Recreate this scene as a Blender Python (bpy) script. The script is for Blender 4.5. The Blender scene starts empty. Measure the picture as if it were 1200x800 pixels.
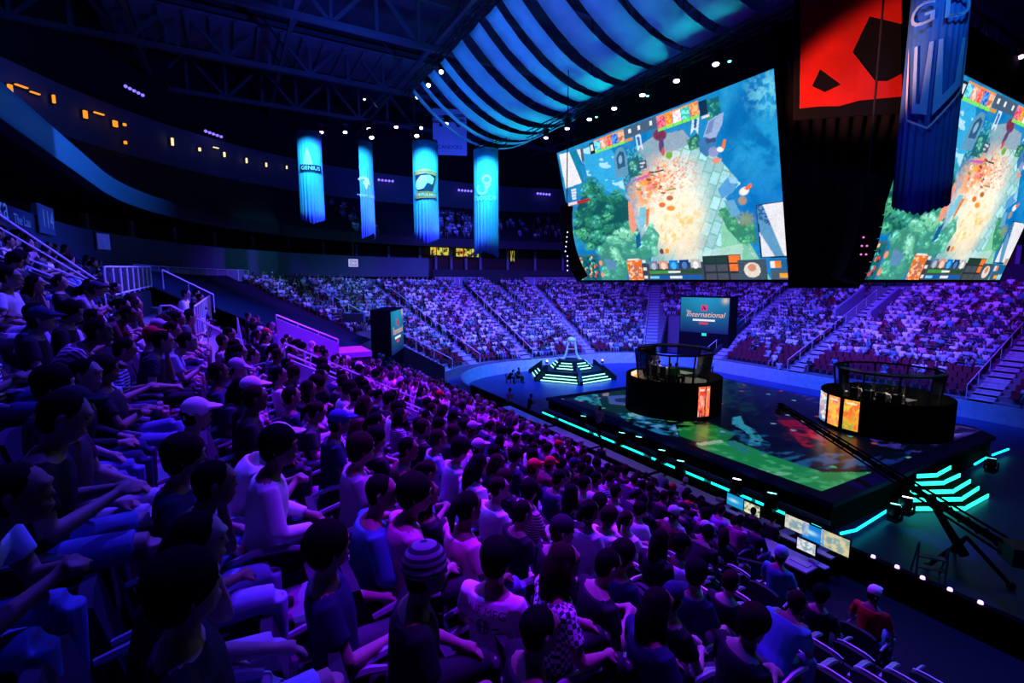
import bpy, bmesh, math, random
import numpy as np
from mathutils import Vector, Matrix, noise as mnoise
R=math.radians; PI=math.pi
rnd=random.Random(7); rng=np.random.default_rng(11)
SC=bpy.context.scene; COL=SC.collection
# ---- camera model: pixels of the 1200x800 frame <-> rays, used only to survey real positions ----
FPX=575.; YAW=R(29.8); PIT=R(7.0); CZ=9.0
_cy,_sy,_cp,_sp=math.cos(YAW),math.sin(YAW),math.cos(PIT),math.sin(PIT)
FW=np.array((_sy*_cp,_cy*_cp,-_sp)); RT=np.array((_cy,-_sy,0.)); UP=np.array((_sy*_sp,_cy*_sp,_cp))
EYE=np.array((0,0,CZ))
def ray(u,v): return FW+(u-600)/FPX*RT+(400-v)/FPX*UP
def on_z(u,v,z): r=ray(u,v); return Vector(EYE+r*((z-CZ)/r[2]))
def on_x(u,v,x): r=ray(u,v); return Vector(EYE+r*(x/r[0]))
def on_y(u,v,y): r=ray(u,v); return Vector(EYE+r*(y/r[1]))
def at(u,v,d): return Vector(EYE+ray(u,v)*d)
def proj(P):
    q=np.asarray(P,float)-EYE; d=q@FW
    return 600+FPX*(q@RT)/d, 400-FPX*(q@UP)/d, d
# ---- mesh building ----
class MB:
    def __init__(s): s.v=[]; s.f=[]; s.m=[]
    def add(s,vs,fs,mi=0):
        b=len(s.v); s.v.extend([tuple(p) for p in vs]); s.f.extend([tuple(b+i for i in f) for f in fs]); s.m.extend([mi]*len(fs)); return s
    def box(s,c,d,rot=0.,mi=0,tilt=None):
        x,y,z=d[0]/2,d[1]/2,d[2]/2
        P=[Vector((a,b,e)) for a in(-x,x) for b in(-y,y) for e in(-z,z)]
        M=Matrix.Rotation(rot,3,'Z')
        if tilt is not None: M=M@tilt
        P=[M@p+Vector(c) for p in P]
        return s.add(P,[(0,1,3,2),(4,6,7,5),(0,4,5,1),(2,3,7,6),(0,2,6,4),(1,5,7,3)],mi)
    def bar(s,a,b,w,h=None,mi=0,up=(0,0,1)):
        a=Vector(a);b=Vector(b);h=h or w;d=(b-a)
        if d.length<1e-6:return s
        d.normalize();u=Vector(up)
        if abs(d.dot(u))>.98:u=Vector((1,0,0))
        x=d.cross(u).normalized();y=x.cross(d)
        P=[p+x*(i*w/2)+y*(j*h/2) for p in(a,b) for i,j in((-1,-1),(1,-1),(1,1),(-1,1))]
        return s.add(P,[(3,2,1,0),(4,5,6,7),(0,1,5,4),(1,2,6,5),(2,3,7,6),(3,0,4,7)],mi)
    def tube(s,pts,r,seg=8,mi=0,cap=True):
        pts=[Vector(p) for p in pts];n=len(pts);rs=r if isinstance(r,(list,tuple)) else [r]*n
        rings=[];px=None
        for i,p in enumerate(pts):
            t=(pts[min(i+1,n-1)]-pts[max(i-1,0)]).normalized()
            if px is None:
                u=Vector((0,0,1)) if abs(t.z)<.9 else Vector((1,0,0)); px=t.cross(u).normalized()
            else:
                px=(px-t*px.dot(t)); px=px.normalized() if px.length>1e-6 else t.orthogonal().normalized()
            py=t.cross(px)
            rings.append([p+px*(rs[i]*math.cos(2*PI*k/seg))+py*(rs[i]*math.sin(2*PI*k/seg)) for k in range(seg)])
        vs=[q for g in rings for q in g]
        fs=[(i*seg+k,i*seg+(k+1)%seg,(i+1)*seg+(k+1)%seg,(i+1)*seg+k) for i in range(n-1) for k in range(seg)]
        if cap: fs+=[tuple(range(seg-1,-1,-1)),tuple((n-1)*seg+k for k in range(seg))]
        return s.add(vs,fs,mi)
    def lathe(s,prof,c=(0,0,0),seg=16,mi=0,a0=0,a1=2*PI,sx=1,sy=1):
        c=Vector(c);full=abs(a1-a0-2*PI)<1e-6;n=seg if full else seg+1
        vs=[c+Vector((r*sx*math.cos(a0+(a1-a0)*k/seg),r*sy*math.sin(a0+(a1-a0)*k/seg),z)) for r,z in prof for k in range(n)]
        fs=[]
        for i in range(len(prof)-1):
            for k in range(seg):
                k2=(k+1)%n; fs.append((i*n+k,i*n+k2,(i+1)*n+k2,(i+1)*n+k))
        return s.add(vs,fs,mi)
    def prism(s,poly,z0,z1,mi=0):
        n=len(poly);vs=[(p[0],p[1],z0) for p in poly]+[(p[0],p[1],z1) for p in poly]
        fs=[tuple(range(n-1,-1,-1)),tuple(range(n,2*n))]+[(i,(i+1)%n,n+(i+1)%n,n+i) for i in range(n)]
        return s.add(vs,fs,mi)
    def ball(s,c,r,seg=10,rings=7,mi=0,sc=(1,1,1)):
        prof=[(math.sin(PI*i/rings)*r,-math.cos(PI*i/rings)*r) for i in range(rings+1)]
        c=Vector(c);vs=[c+Vector((p*math.cos(2*PI*k/seg)*sc[0],p*math.sin(2*PI*k/seg)*sc[1],z*sc[2])) for p,z in prof for k in range(seg)]
        fs=[(i*seg+k,i*seg+(k+1)%seg,(i+1)*seg+(k+1)%seg,(i+1)*seg+k) for i in range(rings) for k in range(seg)]
        return s.add(vs,fs,mi)
    def mesh(s,name,mats,smooth=False,fix=True):
        me=bpy.data.meshes.new(name); me.from_pydata(s.v,[],s.f)
        for m in (mats if isinstance(mats,(list,tuple)) else [mats]): me.materials.append(m)
        if any(s.m): me.polygons.foreach_set('material_index',s.m)
        bm=bmesh.new();bm.from_mesh(me)
        bmesh.ops.remove_doubles(bm,verts=bm.verts,dist=1e-5)
        if fix: bmesh.ops.recalc_face_normals(bm,faces=bm.faces)
        bm.to_mesh(me);bm.free()
        if smooth:
            me.polygons.foreach_set('use_smooth',[True]*len(me.polygons))
            try: me.set_sharp_from_angle(angle=R(40))
            except Exception: pass
        me.update(); return me
    def build(s,name,mats,parent=None,smooth=False,loc=None,fix=True):
        return link(name,s.mesh(name,mats,smooth,fix),parent,loc)
def link(name,me,parent=None,loc=None,rz=0):
    o=bpy.data.objects.new(name,me);COL.objects.link(o)
    if parent is not None:o.parent=parent
    if loc is not None:o.location=loc
    if rz:o.rotation_euler=(0,0,rz)
    return o
def tag(o,label=None,cat=None,group=None,kind=None):
    if label:o['label']=label
    if cat:o['category']=cat
    if group:o['group']=group
    if kind:o['kind']=kind
    return o
def empty(name,loc,label,cat,group=None,rz=0):
    o=bpy.data.objects.new(name,None);COL.objects.link(o);o.location=loc;o.rotation_euler=(0,0,rz);o.empty_display_size=.2
    return tag(o,label,cat,group)
def struct(o,label=None): o['kind']='structure';  (label and o.__setitem__('label',label)); return o
def kids(o): return [c for c in o.children]
def copy_tree(o,parent=None):
    c=o.copy();COL.objects.link(c);c.parent=parent
    for ch in list(o.children):
        d=ch.copy();COL.objects.link(d);d.parent=c
        for g in list(ch.children):
            e=g.copy();COL.objects.link(e);e.parent=d
    return c
# ---- materials ----
def nt(m): m.use_nodes=True;return m.node_tree.nodes,m.node_tree.links
def mat(name,col,rough=.7,metal=0.,var=.12,scale=6.,spec=.3,bump=0.,coat=0.):
    m=bpy.data.materials.new(name);N,L=nt(m);b=N['Principled BSDF']
    b.inputs['Roughness'].default_value=rough;b.inputs['Metallic'].default_value=metal
    b.inputs['Specular IOR Level'].default_value=spec
    if coat:b.inputs['Coat Weight'].default_value=coat
    tc=N.new('ShaderNodeTexCoord');nz=N.new('ShaderNodeTexNoise');nz.inputs['Scale'].default_value=scale;nz.inputs['Detail'].default_value=3
    L.new(tc.outputs['Object'],nz.inputs['Vector'])
    mx=N.new('ShaderNodeMix');mx.data_type='RGBA'
    mx.inputs['A'].default_value=(*[c*(1-var) for c in col],1);mx.inputs['B'].default_value=(*[min(1,c*(1+var)) for c in col],1)
    L.new(nz.outputs['Fac'],mx.inputs['Factor']);L.new(mx.outputs['Result'],b.inputs['Base Color'])
    if bump:
        bp=N.new('ShaderNodeBump');bp.inputs['Strength'].default_value=bump;L.new(nz.outputs['Fac'],bp.inputs['Height']);L.new(bp.outputs['Normal'],b.inputs['Normal'])
    return m
def emat(name,col,st=1.,sample=True):
    m=bpy.data.materials.new(name);N,L=nt(m);b=N['Principled BSDF'];b.inputs['Base Color'].default_value=(.02,.02,.02,1)
    b.inputs['Emission Color'].default_value=(*col,1);b.inputs['Emission Strength'].default_value=st
    if not sample:m.cycles.emission_sampling='NONE'
    return m
def vmat(name,st=1.,rough=.5,coat=0.,sample=True,base=.01):
    m=bpy.data.materials.new(name);N,L=nt(m);b=N['Principled BSDF'];a=N.new('ShaderNodeAttribute');a.attribute_name='Col'
    b.inputs['Base Color'].default_value=(base,base,base*1.2,1);b.inputs['Roughness'].default_value=rough;b.inputs['Coat Weight'].default_value=coat;b.inputs['Coat Roughness'].default_value=.18
    L.new(a.outputs['Color'],b.inputs['Emission Color']);b.inputs['Emission Strength'].default_value=st
    if not sample:m.cycles.emission_sampling='NONE'
    return m
def objmat(name,rough=.8,var=.15,scale=20.,pattern=None):
    """cloth whose colour is the object's own colour"""
    m=bpy.data.materials.new(name);N,L=nt(m);b=N['Principled BSDF'];b.inputs['Roughness'].default_value=rough;b.inputs['Specular IOR Level'].default_value=.2
    oi=N.new('ShaderNodeObjectInfo');tc=N.new('ShaderNodeTexCoord');nz=N.new('ShaderNodeTexNoise');nz.inputs['Scale'].default_value=scale
    L.new(tc.outputs['Object'],nz.inputs['Vector'])
    mr=N.new('ShaderNodeMapRange');mr.inputs['To Min'].default_value=1-var*2;mr.inputs['To Max'].default_value=1+var
    L.new(nz.outputs['Fac'],mr.inputs['Value'])
    mx=N.new('ShaderNodeMix');mx.data_type='RGBA';mx.blend_type='MULTIPLY';mx.inputs['Factor'].default_value=1
    L.new(oi.outputs['Color'],mx.inputs['A']);L.new(mr.outputs['Result'],mx.inputs['B']);out=mx.outputs['Result']
    if pattern:
        w=N.new('ShaderNodeTexWave' if pattern!='check' else 'ShaderNodeTexChecker')
        if pattern=='stripe': w.bands_direction='Z';w.inputs['Scale'].default_value=9
        if pattern=='plaid': w.bands_direction='DIAGONAL';w.inputs['Scale'].default_value=10
        if pattern=='check': w.inputs['Scale'].default_value=34
        L.new(tc.outputs['Object'],w.inputs['Vector'])
        m2=N.new('ShaderNodeMix');m2.data_type='RGBA';m2.inputs['B'].default_value=(.03,.03,.06,1)
        mr2=N.new('ShaderNodeMapRange');mr2.inputs['From Min'].default_value=.45;mr2.inputs['From Max'].default_value=.6
        L.new(w.outputs['Fac'],mr2.inputs['Value']);L.new(mr2.outputs['Result'],m2.inputs['Factor']);L.new(out,m2.inputs['A']);out=m2.outputs['Result']
    L.new(out,b.inputs['Base Color']);return m
M={}
M['concrete']=mat('concrete',(.16,.16,.18),.85,scale=3,var=.25)
M['dark']=mat('dark_wall',(.025,.026,.032),.8)
M['black']=mat('black_cloth',(.006,.006,.007),.95,spec=.08)
M['blackmetal']=mat('black_metal',(.015,.015,.017),.45,.3)
M['steel']=mat('steel',(.22,.23,.26),.5,.5)
M['rail']=mat('rail_steel',(.8,.8,.84),.4,.15)
M['panel']=mat('painted_panel',(.22,.24,.3),.7)
M['boards']=mat('white_boards',(.5,.52,.6),.4,scale=2.5,var=.35)
M['rink']=mat('rink_floor',(.03,.045,.2),.4,scale=.35,var=.45)
M['redseat']=mat('red_seat',(.16,.015,.03),.6)
M['seat']=mat('seat_fabric',(.018,.017,.024),.75)
M['seatmetal']=mat('seat_metal',(.35,.36,.4),.35,.5)
M['fabric']=mat('white_fabric',(.72,.76,.82),.8,scale=1.2,var=.1)
M['red_em']=None
def hexc(r,g,b):
    f=lambda c:(c/255/12.92) if c<=10 else ((c/255+.055)/1.055)**2.4
    return (f(r),f(g),f(b))
# ---- text as mesh ----
_tc={}
def text_geo(s,size=1.,shear=0.,space=1.):
    k=(s,size,shear,space)
    if k in _tc:return _tc[k]
    cu=bpy.data.curves.new('t','FONT');cu.body=s;cu.size=size;cu.align_x='CENTER';cu.align_y='CENTER';cu.shear=shear;cu.space_character=space;cu.resolution_u=3
    ob=bpy.data.objects.new('t',cu);COL.objects.link(ob)
    dg=bpy.context.evaluated_depsgraph_get();me=ob.evaluated_get(dg).to_mesh()
    vs=[tuple(v.co) for v in me.vertices];fs=[tuple(p.vertices) for p in me.polygons]
    ob.evaluated_get(dg).to_mesh_clear();bpy.data.objects.remove(ob);bpy.data.curves.remove(cu)
    _tc[k]=(vs,fs);return vs,fs
def flat(geo,o,ex,ey,off=0.,thick=.01):
    """2-D geometry placed on a plane (origin, x axis, y axis), as a thin raised sheet"""
    vs,fs=geo;o=Vector(o);ex=Vector(ex);ey=Vector(ey);n=ex.cross(ey).normalized()
    return [o+ex*v[0]+ey*v[1]+n*off for v in vs],fs
# ---- painting helpers (display content) ----
def inpoly(u,v,poly):
    ins=np.zeros(u.shape,bool);n=len(poly);j=n-1
    for i in range(n):
        xi,yi=poly[i];xj,yj=poly[j]
        if yi!=yj:
            c=((yi>v)!=(yj>v))&(u<(xj-xi)*(v-yi)/(yj-yi)+xi);ins^=c
        j=i
    return ins
def vnoise(x,y,seed=0):
    xi=np.floor(x).astype(np.int64);yi=np.floor(y).astype(np.int64);fx=x-xi;fy=y-yi
    fx=fx*fx*(3-2*fx);fy=fy*fy*(3-2*fy)
    def h(a,b):
        n=(a*374761393+b*668265263+seed*1442695041)&0x7fffffff
        n=((n^(n>>13))*1274126177)&0x7fffffff
        return ((n^(n>>16))&0xffff)/65535.
    return (h(xi,yi)*(1-fx)+h(xi+1,yi)*fx)*(1-fy)+(h(xi,yi+1)*(1-fx)+h(xi+1,yi+1)*fx)*fy
def fbm(x,y,o=4,seed=0):
    s=0;a=.5;t=0
    for i in range(o): s=s+a*vnoise(x*2**i,y*2**i,seed+i*17);t+=a;a*=.55
    return s/t
def blend(C,mask,col,a=1.):
    w=(mask.astype(float) if mask.dtype==bool else mask)*a
    C+= (np.asarray(col)-C)*w[:,None] if np.ndim(col)==1 else (col-C)*w[:,None]
def lin(c):
    c=np.clip(np.asarray(c,float)/255,0,1);return np.where(c<=.04045,c/12.92,((c+.055)/1.055)**2.4)
def soft(d,w): return np.clip(.5-d/w,0,1)
def grid_mesh(name,P,nu,nv,C,material):
    """nu x nv grid of points P with colours C"""
    me=bpy.data.meshes.new(name);i=np.arange(nu-1);j=np.arange(nv-1);I,J=np.meshgrid(i,j)
    a=(J*nu+I).ravel();F=np.stack([a,a+1,a+nu+1,a+nu],1)
    me.vertices.add(nu*nv);me.vertices.foreach_set('co',P.astype(np.float32).ravel())
    me.loops.add(F.size);me.loops.foreach_set('vertex_index',F.ravel().astype(np.int32))
    me.polygons.add(len(F));me.polygons.foreach_set('loop_start',(np.arange(len(F))*4).astype(np.int32))
    me.update(calc_edges=True)
    at_=me.color_attributes.new('Col','FLOAT_COLOR','POINT');at_.data.foreach_set('color',np.concatenate([C,np.ones((len(C),1))],1).astype(np.float32).ravel())
    me.materials.append(material);return me
# ================= the bowl =================
RC=8.5;O0=1.45;Z0=.55
def bowl(seg,t,o):
    """point of the seating outline: o metres behind the rink boards"""
    if seg=='N': return Vector((15.4-o,t,0)),Vector((1,0,0))
    if seg=='L':
        c,s=math.cos(t),math.sin(t);return Vector((23.9-(RC+o)*c,33+(RC+o)*s,0)),Vector((c,-s,0))
    if seg=='E': return Vector((t,41.5+o,0)),Vector((0,-1,0))
    if seg=='R':
        c,s=math.cos(t),math.sin(t);return Vector((33.5+(RC+o)*s,33+(RC+o)*c,0)),Vector((-s,-c,0))
    return Vector((42+o,t,0)),Vector((-1,0,0))
def rise(seg,t):
    if seg=='N':return .36
    if seg=='L':return .36-.03*(t/(PI/2))
    return .33
def tread(seg,t,k): return Z0+rise(seg,t)*k
NROW=27
def path(y0=-8,y1=4,n_arc=12,sub=1):
    P=[('N',y) for y in (-8,-4,0,3,6.5,10,14,18,22,26,30,33)]
    P+=[('L',PI/2*i/n_arc) for i in range(1,n_arc+1)]
    P+=[('E',x) for x in (26.3,28.7,31.1,33.5)]
    P+=[('R',PI/2*i/n_arc) for i in range(1,n_arc+1)]
    P+=[('O',y) for y in (30,26,22,18,14,10,6,2,-4)]
    return P
PATH=path()
LT=(R(11),R(43)); RTN=(R(52),R(80))
def k0(seg,t):
    if seg=='N': return 7 if t<6.49 else 3
    if seg=='L' and LT[0]<t<LT[1]: return 10
    if seg=='R' and RTN[0]<t<RTN[1]: return 11
    return 1
def terrace(name,a,b,mat_):
    m=MB()
    for i in range(a,b):
        s0,t0=PATH[i];s1,t1=PATH[i+1]
        tm=(t0+t1)/2 if s0==s1 else (t1/2 if s1 in 'LR' else t1);sm=s1
        if s0=='E' and s1=='R': tm=t1/2
        kk=k0(sm,tm)
        top=NROW if sm in 'N' else (NROW if sm=='L' else 25)
        def q(s,t,o,z): p,_=bowl(s,t,o);return (p.x,p.y,z)
        for k in range(kk,top):
            o=O0+.8*k;z1=tread(s0,t0,k);z2=tread(s1,t1,k)
            zb1=tread(s0,t0,k-1) if k>kk else 0.0;zb2=tread(s1,t1,k-1) if k>kk else 0.0
            m.add([q(s0,t0,o,zb1),q(s1,t1,o,zb2),q(s1,t1,o,z2),q(s0,t0,o,z1),q(s1,t1,o+.8,z2),q(s0,t0,o+.8,z1)],[(0,1,2,3),(3,2,4,5)])
    return struct(m.build(name,mat_))
iL=12;
idx={s:[i for i,p in enumerate(PATH) if p[0]==s] for s in 'NLERO'}
terrace('floor_terrace_near',0,idx['N'][-1],M['concrete'])
terrace('floor_terrace_corner',idx['N'][-1],idx['L'][-1],M['concrete'])
def seat_cover():
    L_=[('N',y) for y in(25.2,27.2,29.2,31.2,33)]+[('L',R(a)) for a in(5,10,15,20,25,30,34.5)]
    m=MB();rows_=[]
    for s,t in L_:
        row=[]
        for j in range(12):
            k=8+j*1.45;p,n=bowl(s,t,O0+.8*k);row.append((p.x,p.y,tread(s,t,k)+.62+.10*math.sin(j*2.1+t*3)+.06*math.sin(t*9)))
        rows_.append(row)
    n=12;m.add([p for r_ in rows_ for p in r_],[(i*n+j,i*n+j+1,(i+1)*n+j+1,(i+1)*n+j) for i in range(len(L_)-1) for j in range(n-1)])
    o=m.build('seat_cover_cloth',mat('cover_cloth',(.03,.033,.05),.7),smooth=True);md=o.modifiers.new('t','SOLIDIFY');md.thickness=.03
    tag(o,'dark cloth spread over the closed seats between the left crowd and the corner stand','cover cloth')
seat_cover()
terrace('floor_terrace_end',idx['L'][-1],idx['E'][-1],M['concrete'])
terrace('floor_terrace_bend',idx['E'][-1],idx['R'][-1],M['concrete'])
terrace('floor_terrace_far',idx['R'][-1],len(PATH)-1,M['concrete'])
# side walls of the cut-away rows and of the two corner tunnels
def radial_wall(seg,t,ka,kb,name,mt,zb=0.,lift=0.,w=.18,start=None):
    m=MB();P0,_=bowl(seg,t,O0+.8*ka);P1,n=bowl(seg,t,O0+.8*kb);d=(P1-P0).normalized();s=Vector((-d.y,d.x,0))*w/2
    z0=tread(seg,t,ka)+lift;z1=tread(seg,t,kb)+lift
    q=[P0-s,P0+s,P1+s,P1-s]
    m.add([(p.x,p.y,zb) for p in q]+[(q[0].x,q[0].y,z0),(q[1].x,q[1].y,z0),(q[2].x,q[2].y,z1),(q[3].x,q[3].y,z1)],
      [(3,2,1,0),(4,5,6,7),(0,1,5,4),(1,2,6,5),(2,3,7,6),(3,0,4,7)])
    return struct(m.build(name,mt))
radial_wall('N',6.5,3,7,'wall_row_end',M['dark'],lift=.3)
for nm,sg,(a,b),kk in(('tunnel',"L",LT,10),('passage',"R",RTN,11)):
    n=12;a_=PI/2*math.ceil(a/(PI/2)*n-1e-6)/n; b_=PI/2*math.floor(b/(PI/2)*n+1e-6)/n
    # snap to the terrace sampling
    ts=[PI/2*i/12 for i in range(13)]
    seg_in=[i for i in range(12) if a<(ts[i]+ts[i+1])/2<b];a_,b_=ts[seg_in[0]],ts[seg_in[-1]+1]
    radial_wall(sg,a_,1,kk,'wall_%s_side'%nm,M['dark'],lift=.5);radial_wall(sg,b_,1,kk,'wall_%s_flank'%nm,M['dark'],lift=.5)
# flat floors
m=MB();m.prism([(-30,-12),(80,-12),(80,84),(-30,84)],-.2,0.);struct(m.build('floor',M['rink']))
m=MB();m.box((13.4,13,.25),(3.2,42,.5));struct(m.build('floor_desk_platform',M['dark']))
m=MB();m.box((9.8,-1.0,.2),(4.0,15,.4));struct(m.build('floor_walkway',mat('walkway',(.10,.11,.16),.8,scale=.5,var=.6)))
# concourse wall behind the last row, club suites, deck edge, upper deck, upper ring, roof
def ring(name,o0,z0,o1,z1,mt,a=0,b=None,dz=0.,thick=.3):
    m=MB();b=len(PATH)-1 if b is None else b;rows=[]
    for s,t in PATH[a:b+1]:
        p,n=bowl(s,t,o0);q,_=bowl(s,t,o1);lo=-0.0 if s in 'NL' else 0
        rows.append([(p.x,p.y,z0),(q.x,q.y,z1),(q.x-n.x*thick,q.y-n.y*thick,z1),(p.x-n.x*thick,p.y-n.y*thick,z0)])
    vs=[p for r in rows for p in r]
    fs=[(i*4+j,i*4+(j+1)%4,(i+1)*4+(j+1)%4,(i+1)*4+j) for i in range(len(rows)-1) for j in range(4)]
    m.add(vs,fs+[(0,1,2,3),tuple((len(rows)-1)*4+j for j in(3,2,1,0))]);return struct(m.build(name,mt))
E0=idx['E'][0]-1;EN=len(PATH)-1
M['panel2']=mat('dim_panel',(.09,.1,.14),.7)
ring('wall_concourse',23.1,9.5,23.1,12.1,M['panel2'],0,E0)
ring('wall_concourse_far',21.6,7.6,21.6,10.6,M['dark'],E0,EN)
ring('floor_concourse',22.8,9.6,29,9.6,M['dark'],0,EN)
ring('wall_suites',27.5,9.7,27.5,14.2,mat('suite_wall',(.05,.022,.018),.7),0,EN)
ring('trim_deck_edge',20.8,13.6,20.8,14.7,M['dark'],0,EN,thick=.5)
ring('ceiling_suites',21.2,13.7,28,13.9,M['black'],0,EN)
ring('floor_upper_deck',21.0,14.6,31.2,20.4,mat('upper_deck',(.02,.022,.035),.85),0,EN)
ring('wall_upper_ring',31.4,20.2,31.4,24.4,mat('ring_panel',(.13,.15,.2),.75),0,EN)
ring('ceiling_upper_ring',31.2,24.5,42,25.2,M['dark'],0,EN)
ring('wall_outer',38,24,38,37,M['dark'],0,EN)
m=MB();m.prism([(-45,-14),(95,-14),(95,95),(-45,95)],36.,36.3);struct(m.build('ceiling',mat('roof_deck',(.12,.13,.17),.8)))
m=MB();m.box((25,-11,18),(130,.4,36));struct(m.build('wall_behind',M['dark']))
# suite mullions (pillars between the boxes)
m=MB()
for s,t in PATH:
    for dt in (0,):
        p,n=bowl(s,t,26.8);m.box((p.x,p.y,11.9),(.35,.35,4.4),rot=math.atan2(n.y,n.x))
struct(m.build('wall_suite_pillars',M['panel']))
# roof steelwork: each truss is one thing
def truss(name,a,b,h,label,group,n=10,w=.16,cat='roof truss',mt=None):
    m=MB();a=Vector(a);b=Vector(b);d=(b-a)
    m.bar(a,b,w*1.6);m.bar(a+Vector((0,0,h)),b+Vector((0,0,h)),w*1.6)
    for i in range(n):
        p=a+d*(i/n);q=a+d*((i+1)/n)
        m.bar(p,p+Vector((0,0,h)),w)
        if i%2: m.bar(p+Vector((0,0,h)),q,w)
        else: m.bar(p,q+Vector((0,0,h)),w)
    return tag(m.build(name,mt or M['steel']),label,cat,group)
ords=['nearest','second','third','fourth','fifth','sixth']
for i,Y in enumerate((22,34,46,58,70)):
    truss('roof_truss',(-22,Y,30.5),(78,Y,30.5),4.2,'steel roof truss crossing above the hall, %s from the camera'%ords[i],'roof trusses',n=26,w=.3)
for i,X in enumerate((-6,6,18,34,48)):
    m=MB()
    for z in (31.0,): m.bar((X,10,z),(X,84,z),.35)
    for Y in range(14,84,4): m.bar((X,Y,31),(X+rnd.choice((-2,2)),Y+2,34.6),.14)
    tag(m.build('roof_purlin',M['steel']),'long steel roof beam running away from the camera, %s from the left'%(['first','second','third','fourth','fifth'][i]),'roof beam','roof beams')
m=MB();m.tube([(-8,30,24),(2,44,30.8)],.35,8);tag(m.build('roof_brace',M['steel']),'thick diagonal steel roof brace at upper left','roof brace')
m=MB();m.box((8,60,33.4),(34,8,.25))
for i in range(17): m.box((-8+2*i,60,33.2),(.3,8,.4))
tag(m.build('ceiling_baffle',M['panel']),'ribbed grey acoustic panel under the roof beyond the trusses','ceiling panel')
# duct loops and dim ceiling lamps are on the roof too
# dasher boards round the rink
def ringthing(name,o0,z0,z1,mt,a,b,thick=.12):
    return ring(name,o0,z0,o0,z1,mt,a,b,thick=thick)
ring('wall_boards',0.,0,0.,1.15,M['boards'],idx['N'][-1],EN,thick=.12)
m=MB();m.box((15.35,12,.6),(.14,42,1.2));m.box((15.35,12,1.22),(.2,42,.05));struct(m.build('wall_boards_near',M['black']))
# blue LED ribbon along the near deck edge (lit display)
def ribbon():
    NP=160;pts=[];cols=[]
    L=[]
    for i in range(NP):
        if i<90: s,t='N',-6+39*i/90
        else: s,t='L',(PI/2)*.55*(i-90)/(NP-91)
        L.append((s,t))
    P=[];C=[]
    for j in range(6):
        for s,t in L:
            p,n=bowl(s,t,20.72);P.append((p.x,p.y,13.62+1.06*j/5))
            y=p.y
            c=np.array(lin((10,60,150)))*(.25 if y<25.2 else 1.0*max(0,1-(y-25.2)/19.))
            C.append(c*(1+.15*(j/5-.5)))
    me=grid_mesh('led_ribbon_board',np.array(P),NP,6,np.clip(np.array(C),0,1),vmat('ribbon_led',1.5,sample=False))
    o=link('led_ribbon_board',me);md=o.modifiers.new('t','SOLIDIFY');md.thickness=.05
    tag(o,'long curved blue LED ribbon board along the deck edge at upper left','display board')
ribbon()
# ---- stair aisles through the seating (lighter treads) ----
M['stair']=mat('stair_concrete',(.4,.4,.45),.8,var=.2)
def aisle(name,seg,t,ka,kb,w=1.1,mt=None):
    m=MB();n=None
    for k in range(ka,kb):
        for h in (0,1):
            o=O0+.8*k+.4*h;p,n=bowl(seg,t,o+.2);z=tread(seg,t,k)+(rise(seg,t)*.5 if h else 0)
            m.box((p.x,p.y,z-.12+.02),(.4,w,.28),rot=math.atan2(n.y,n.x))
    return struct(m.build(name,mt or M['stair']))
AISLES=[('N',12.05,3,17,1.2),('N',24.,3,22,1.2),('L',R(50),1,24,1.1),('L',R(72),1,24,1.1),('E',26.9,1,24,1.1),('E',32.6,12,24,1.1),('R',R(10),1,24,1.1),('R',R(47),1,24,1.3),('R',R(84),1,24,1.5),('O',25.4,1,24,1.2),('O',12.6,1,24,1.3),('N',2.2,8,14,1.0)]
for i,(s,t,a,b,w) in enumerate(AISLES): aisle('floor_stair_aisle','NLERO'['NLERO'.index(s)],t,a,b,w)
# handrails
def rail(name,pts,r,label,cat='handrail',group=None,posts=None,ph=.9,parent=None,mt=None):
    m=MB();m.tube(pts,r,6)
    o=m.build(name,mt or M['rail'],parent,smooth=True)
    if parent is None: tag(o,label,cat,group)
    return o
def rail_thing(top,label,n=4,h=.95,r=.022,name='handrail',cat='handrail',group=None,mid=False,slope_posts=True,pr=.018):
    """rail with posts standing under it"""
    c=Vector(top[0]);o=empty(name,(c.x,c.y,c.z-h),label,cat,group);
    L=[Vector(p)-Vector((c.x,c.y,c.z-h)) for p in top]
    mm=MB();mm.tube(L,r,6);mm.build('top_rail',M['rail'],o,smooth=True)
    if mid:
        mm=MB();mm.tube([p-Vector((0,0,h*.5)) for p in L],r*.7,6);mm.build('mid_rail',M['rail'],o,smooth=True)
    tot=sum((L[i+1]-L[i]).length for i in range(len(L)-1))
    for j in range(n):
        d=tot*j/(n-1);i=0
        while i<len(L)-2 and d>(L[i+1]-L[i]).length: d-=(L[i+1]-L[i]).length;i+=1
        p=L[i]+(L[i+1]-L[i])*min(1,d/max(1e-6,(L[i+1]-L[i]).length))
        mm=MB();mm.tube([p,p-Vector((0,0,h))],pr,6);mm.build('post',M['rail'],o,smooth=True)
    return o
# aisle rails on the distant stands (dark rail beside each stair)
nm_={'E':'end stand','O':'far stand','L':'left corner stand','R':'right corner stand'}
cnt={}
for s,t,a,b,w in AISLES[2:11]:
    p0,n=bowl(s,t,O0+.8*a);p1,_=bowl(s,t,O0+.8*(b-4));side=Vector((-n.y,n.x,0))*(w/2+.12)*(-1 if s in'RO' else 1)
    cnt[s]=cnt.get(s,0)+1
    rail_thing([(p1+side+Vector((0,0,tread(s,t,b-4)+.95))),(p0+side+Vector((0,0,tread(s,t,a)+.95)))],
      'thin handrail beside the %s stair of the %s'%(['','first','second','third','fourth'][cnt[s]],nm_[s]),n=9,r=.035,group='stand stair rails',pr=.025)
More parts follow.
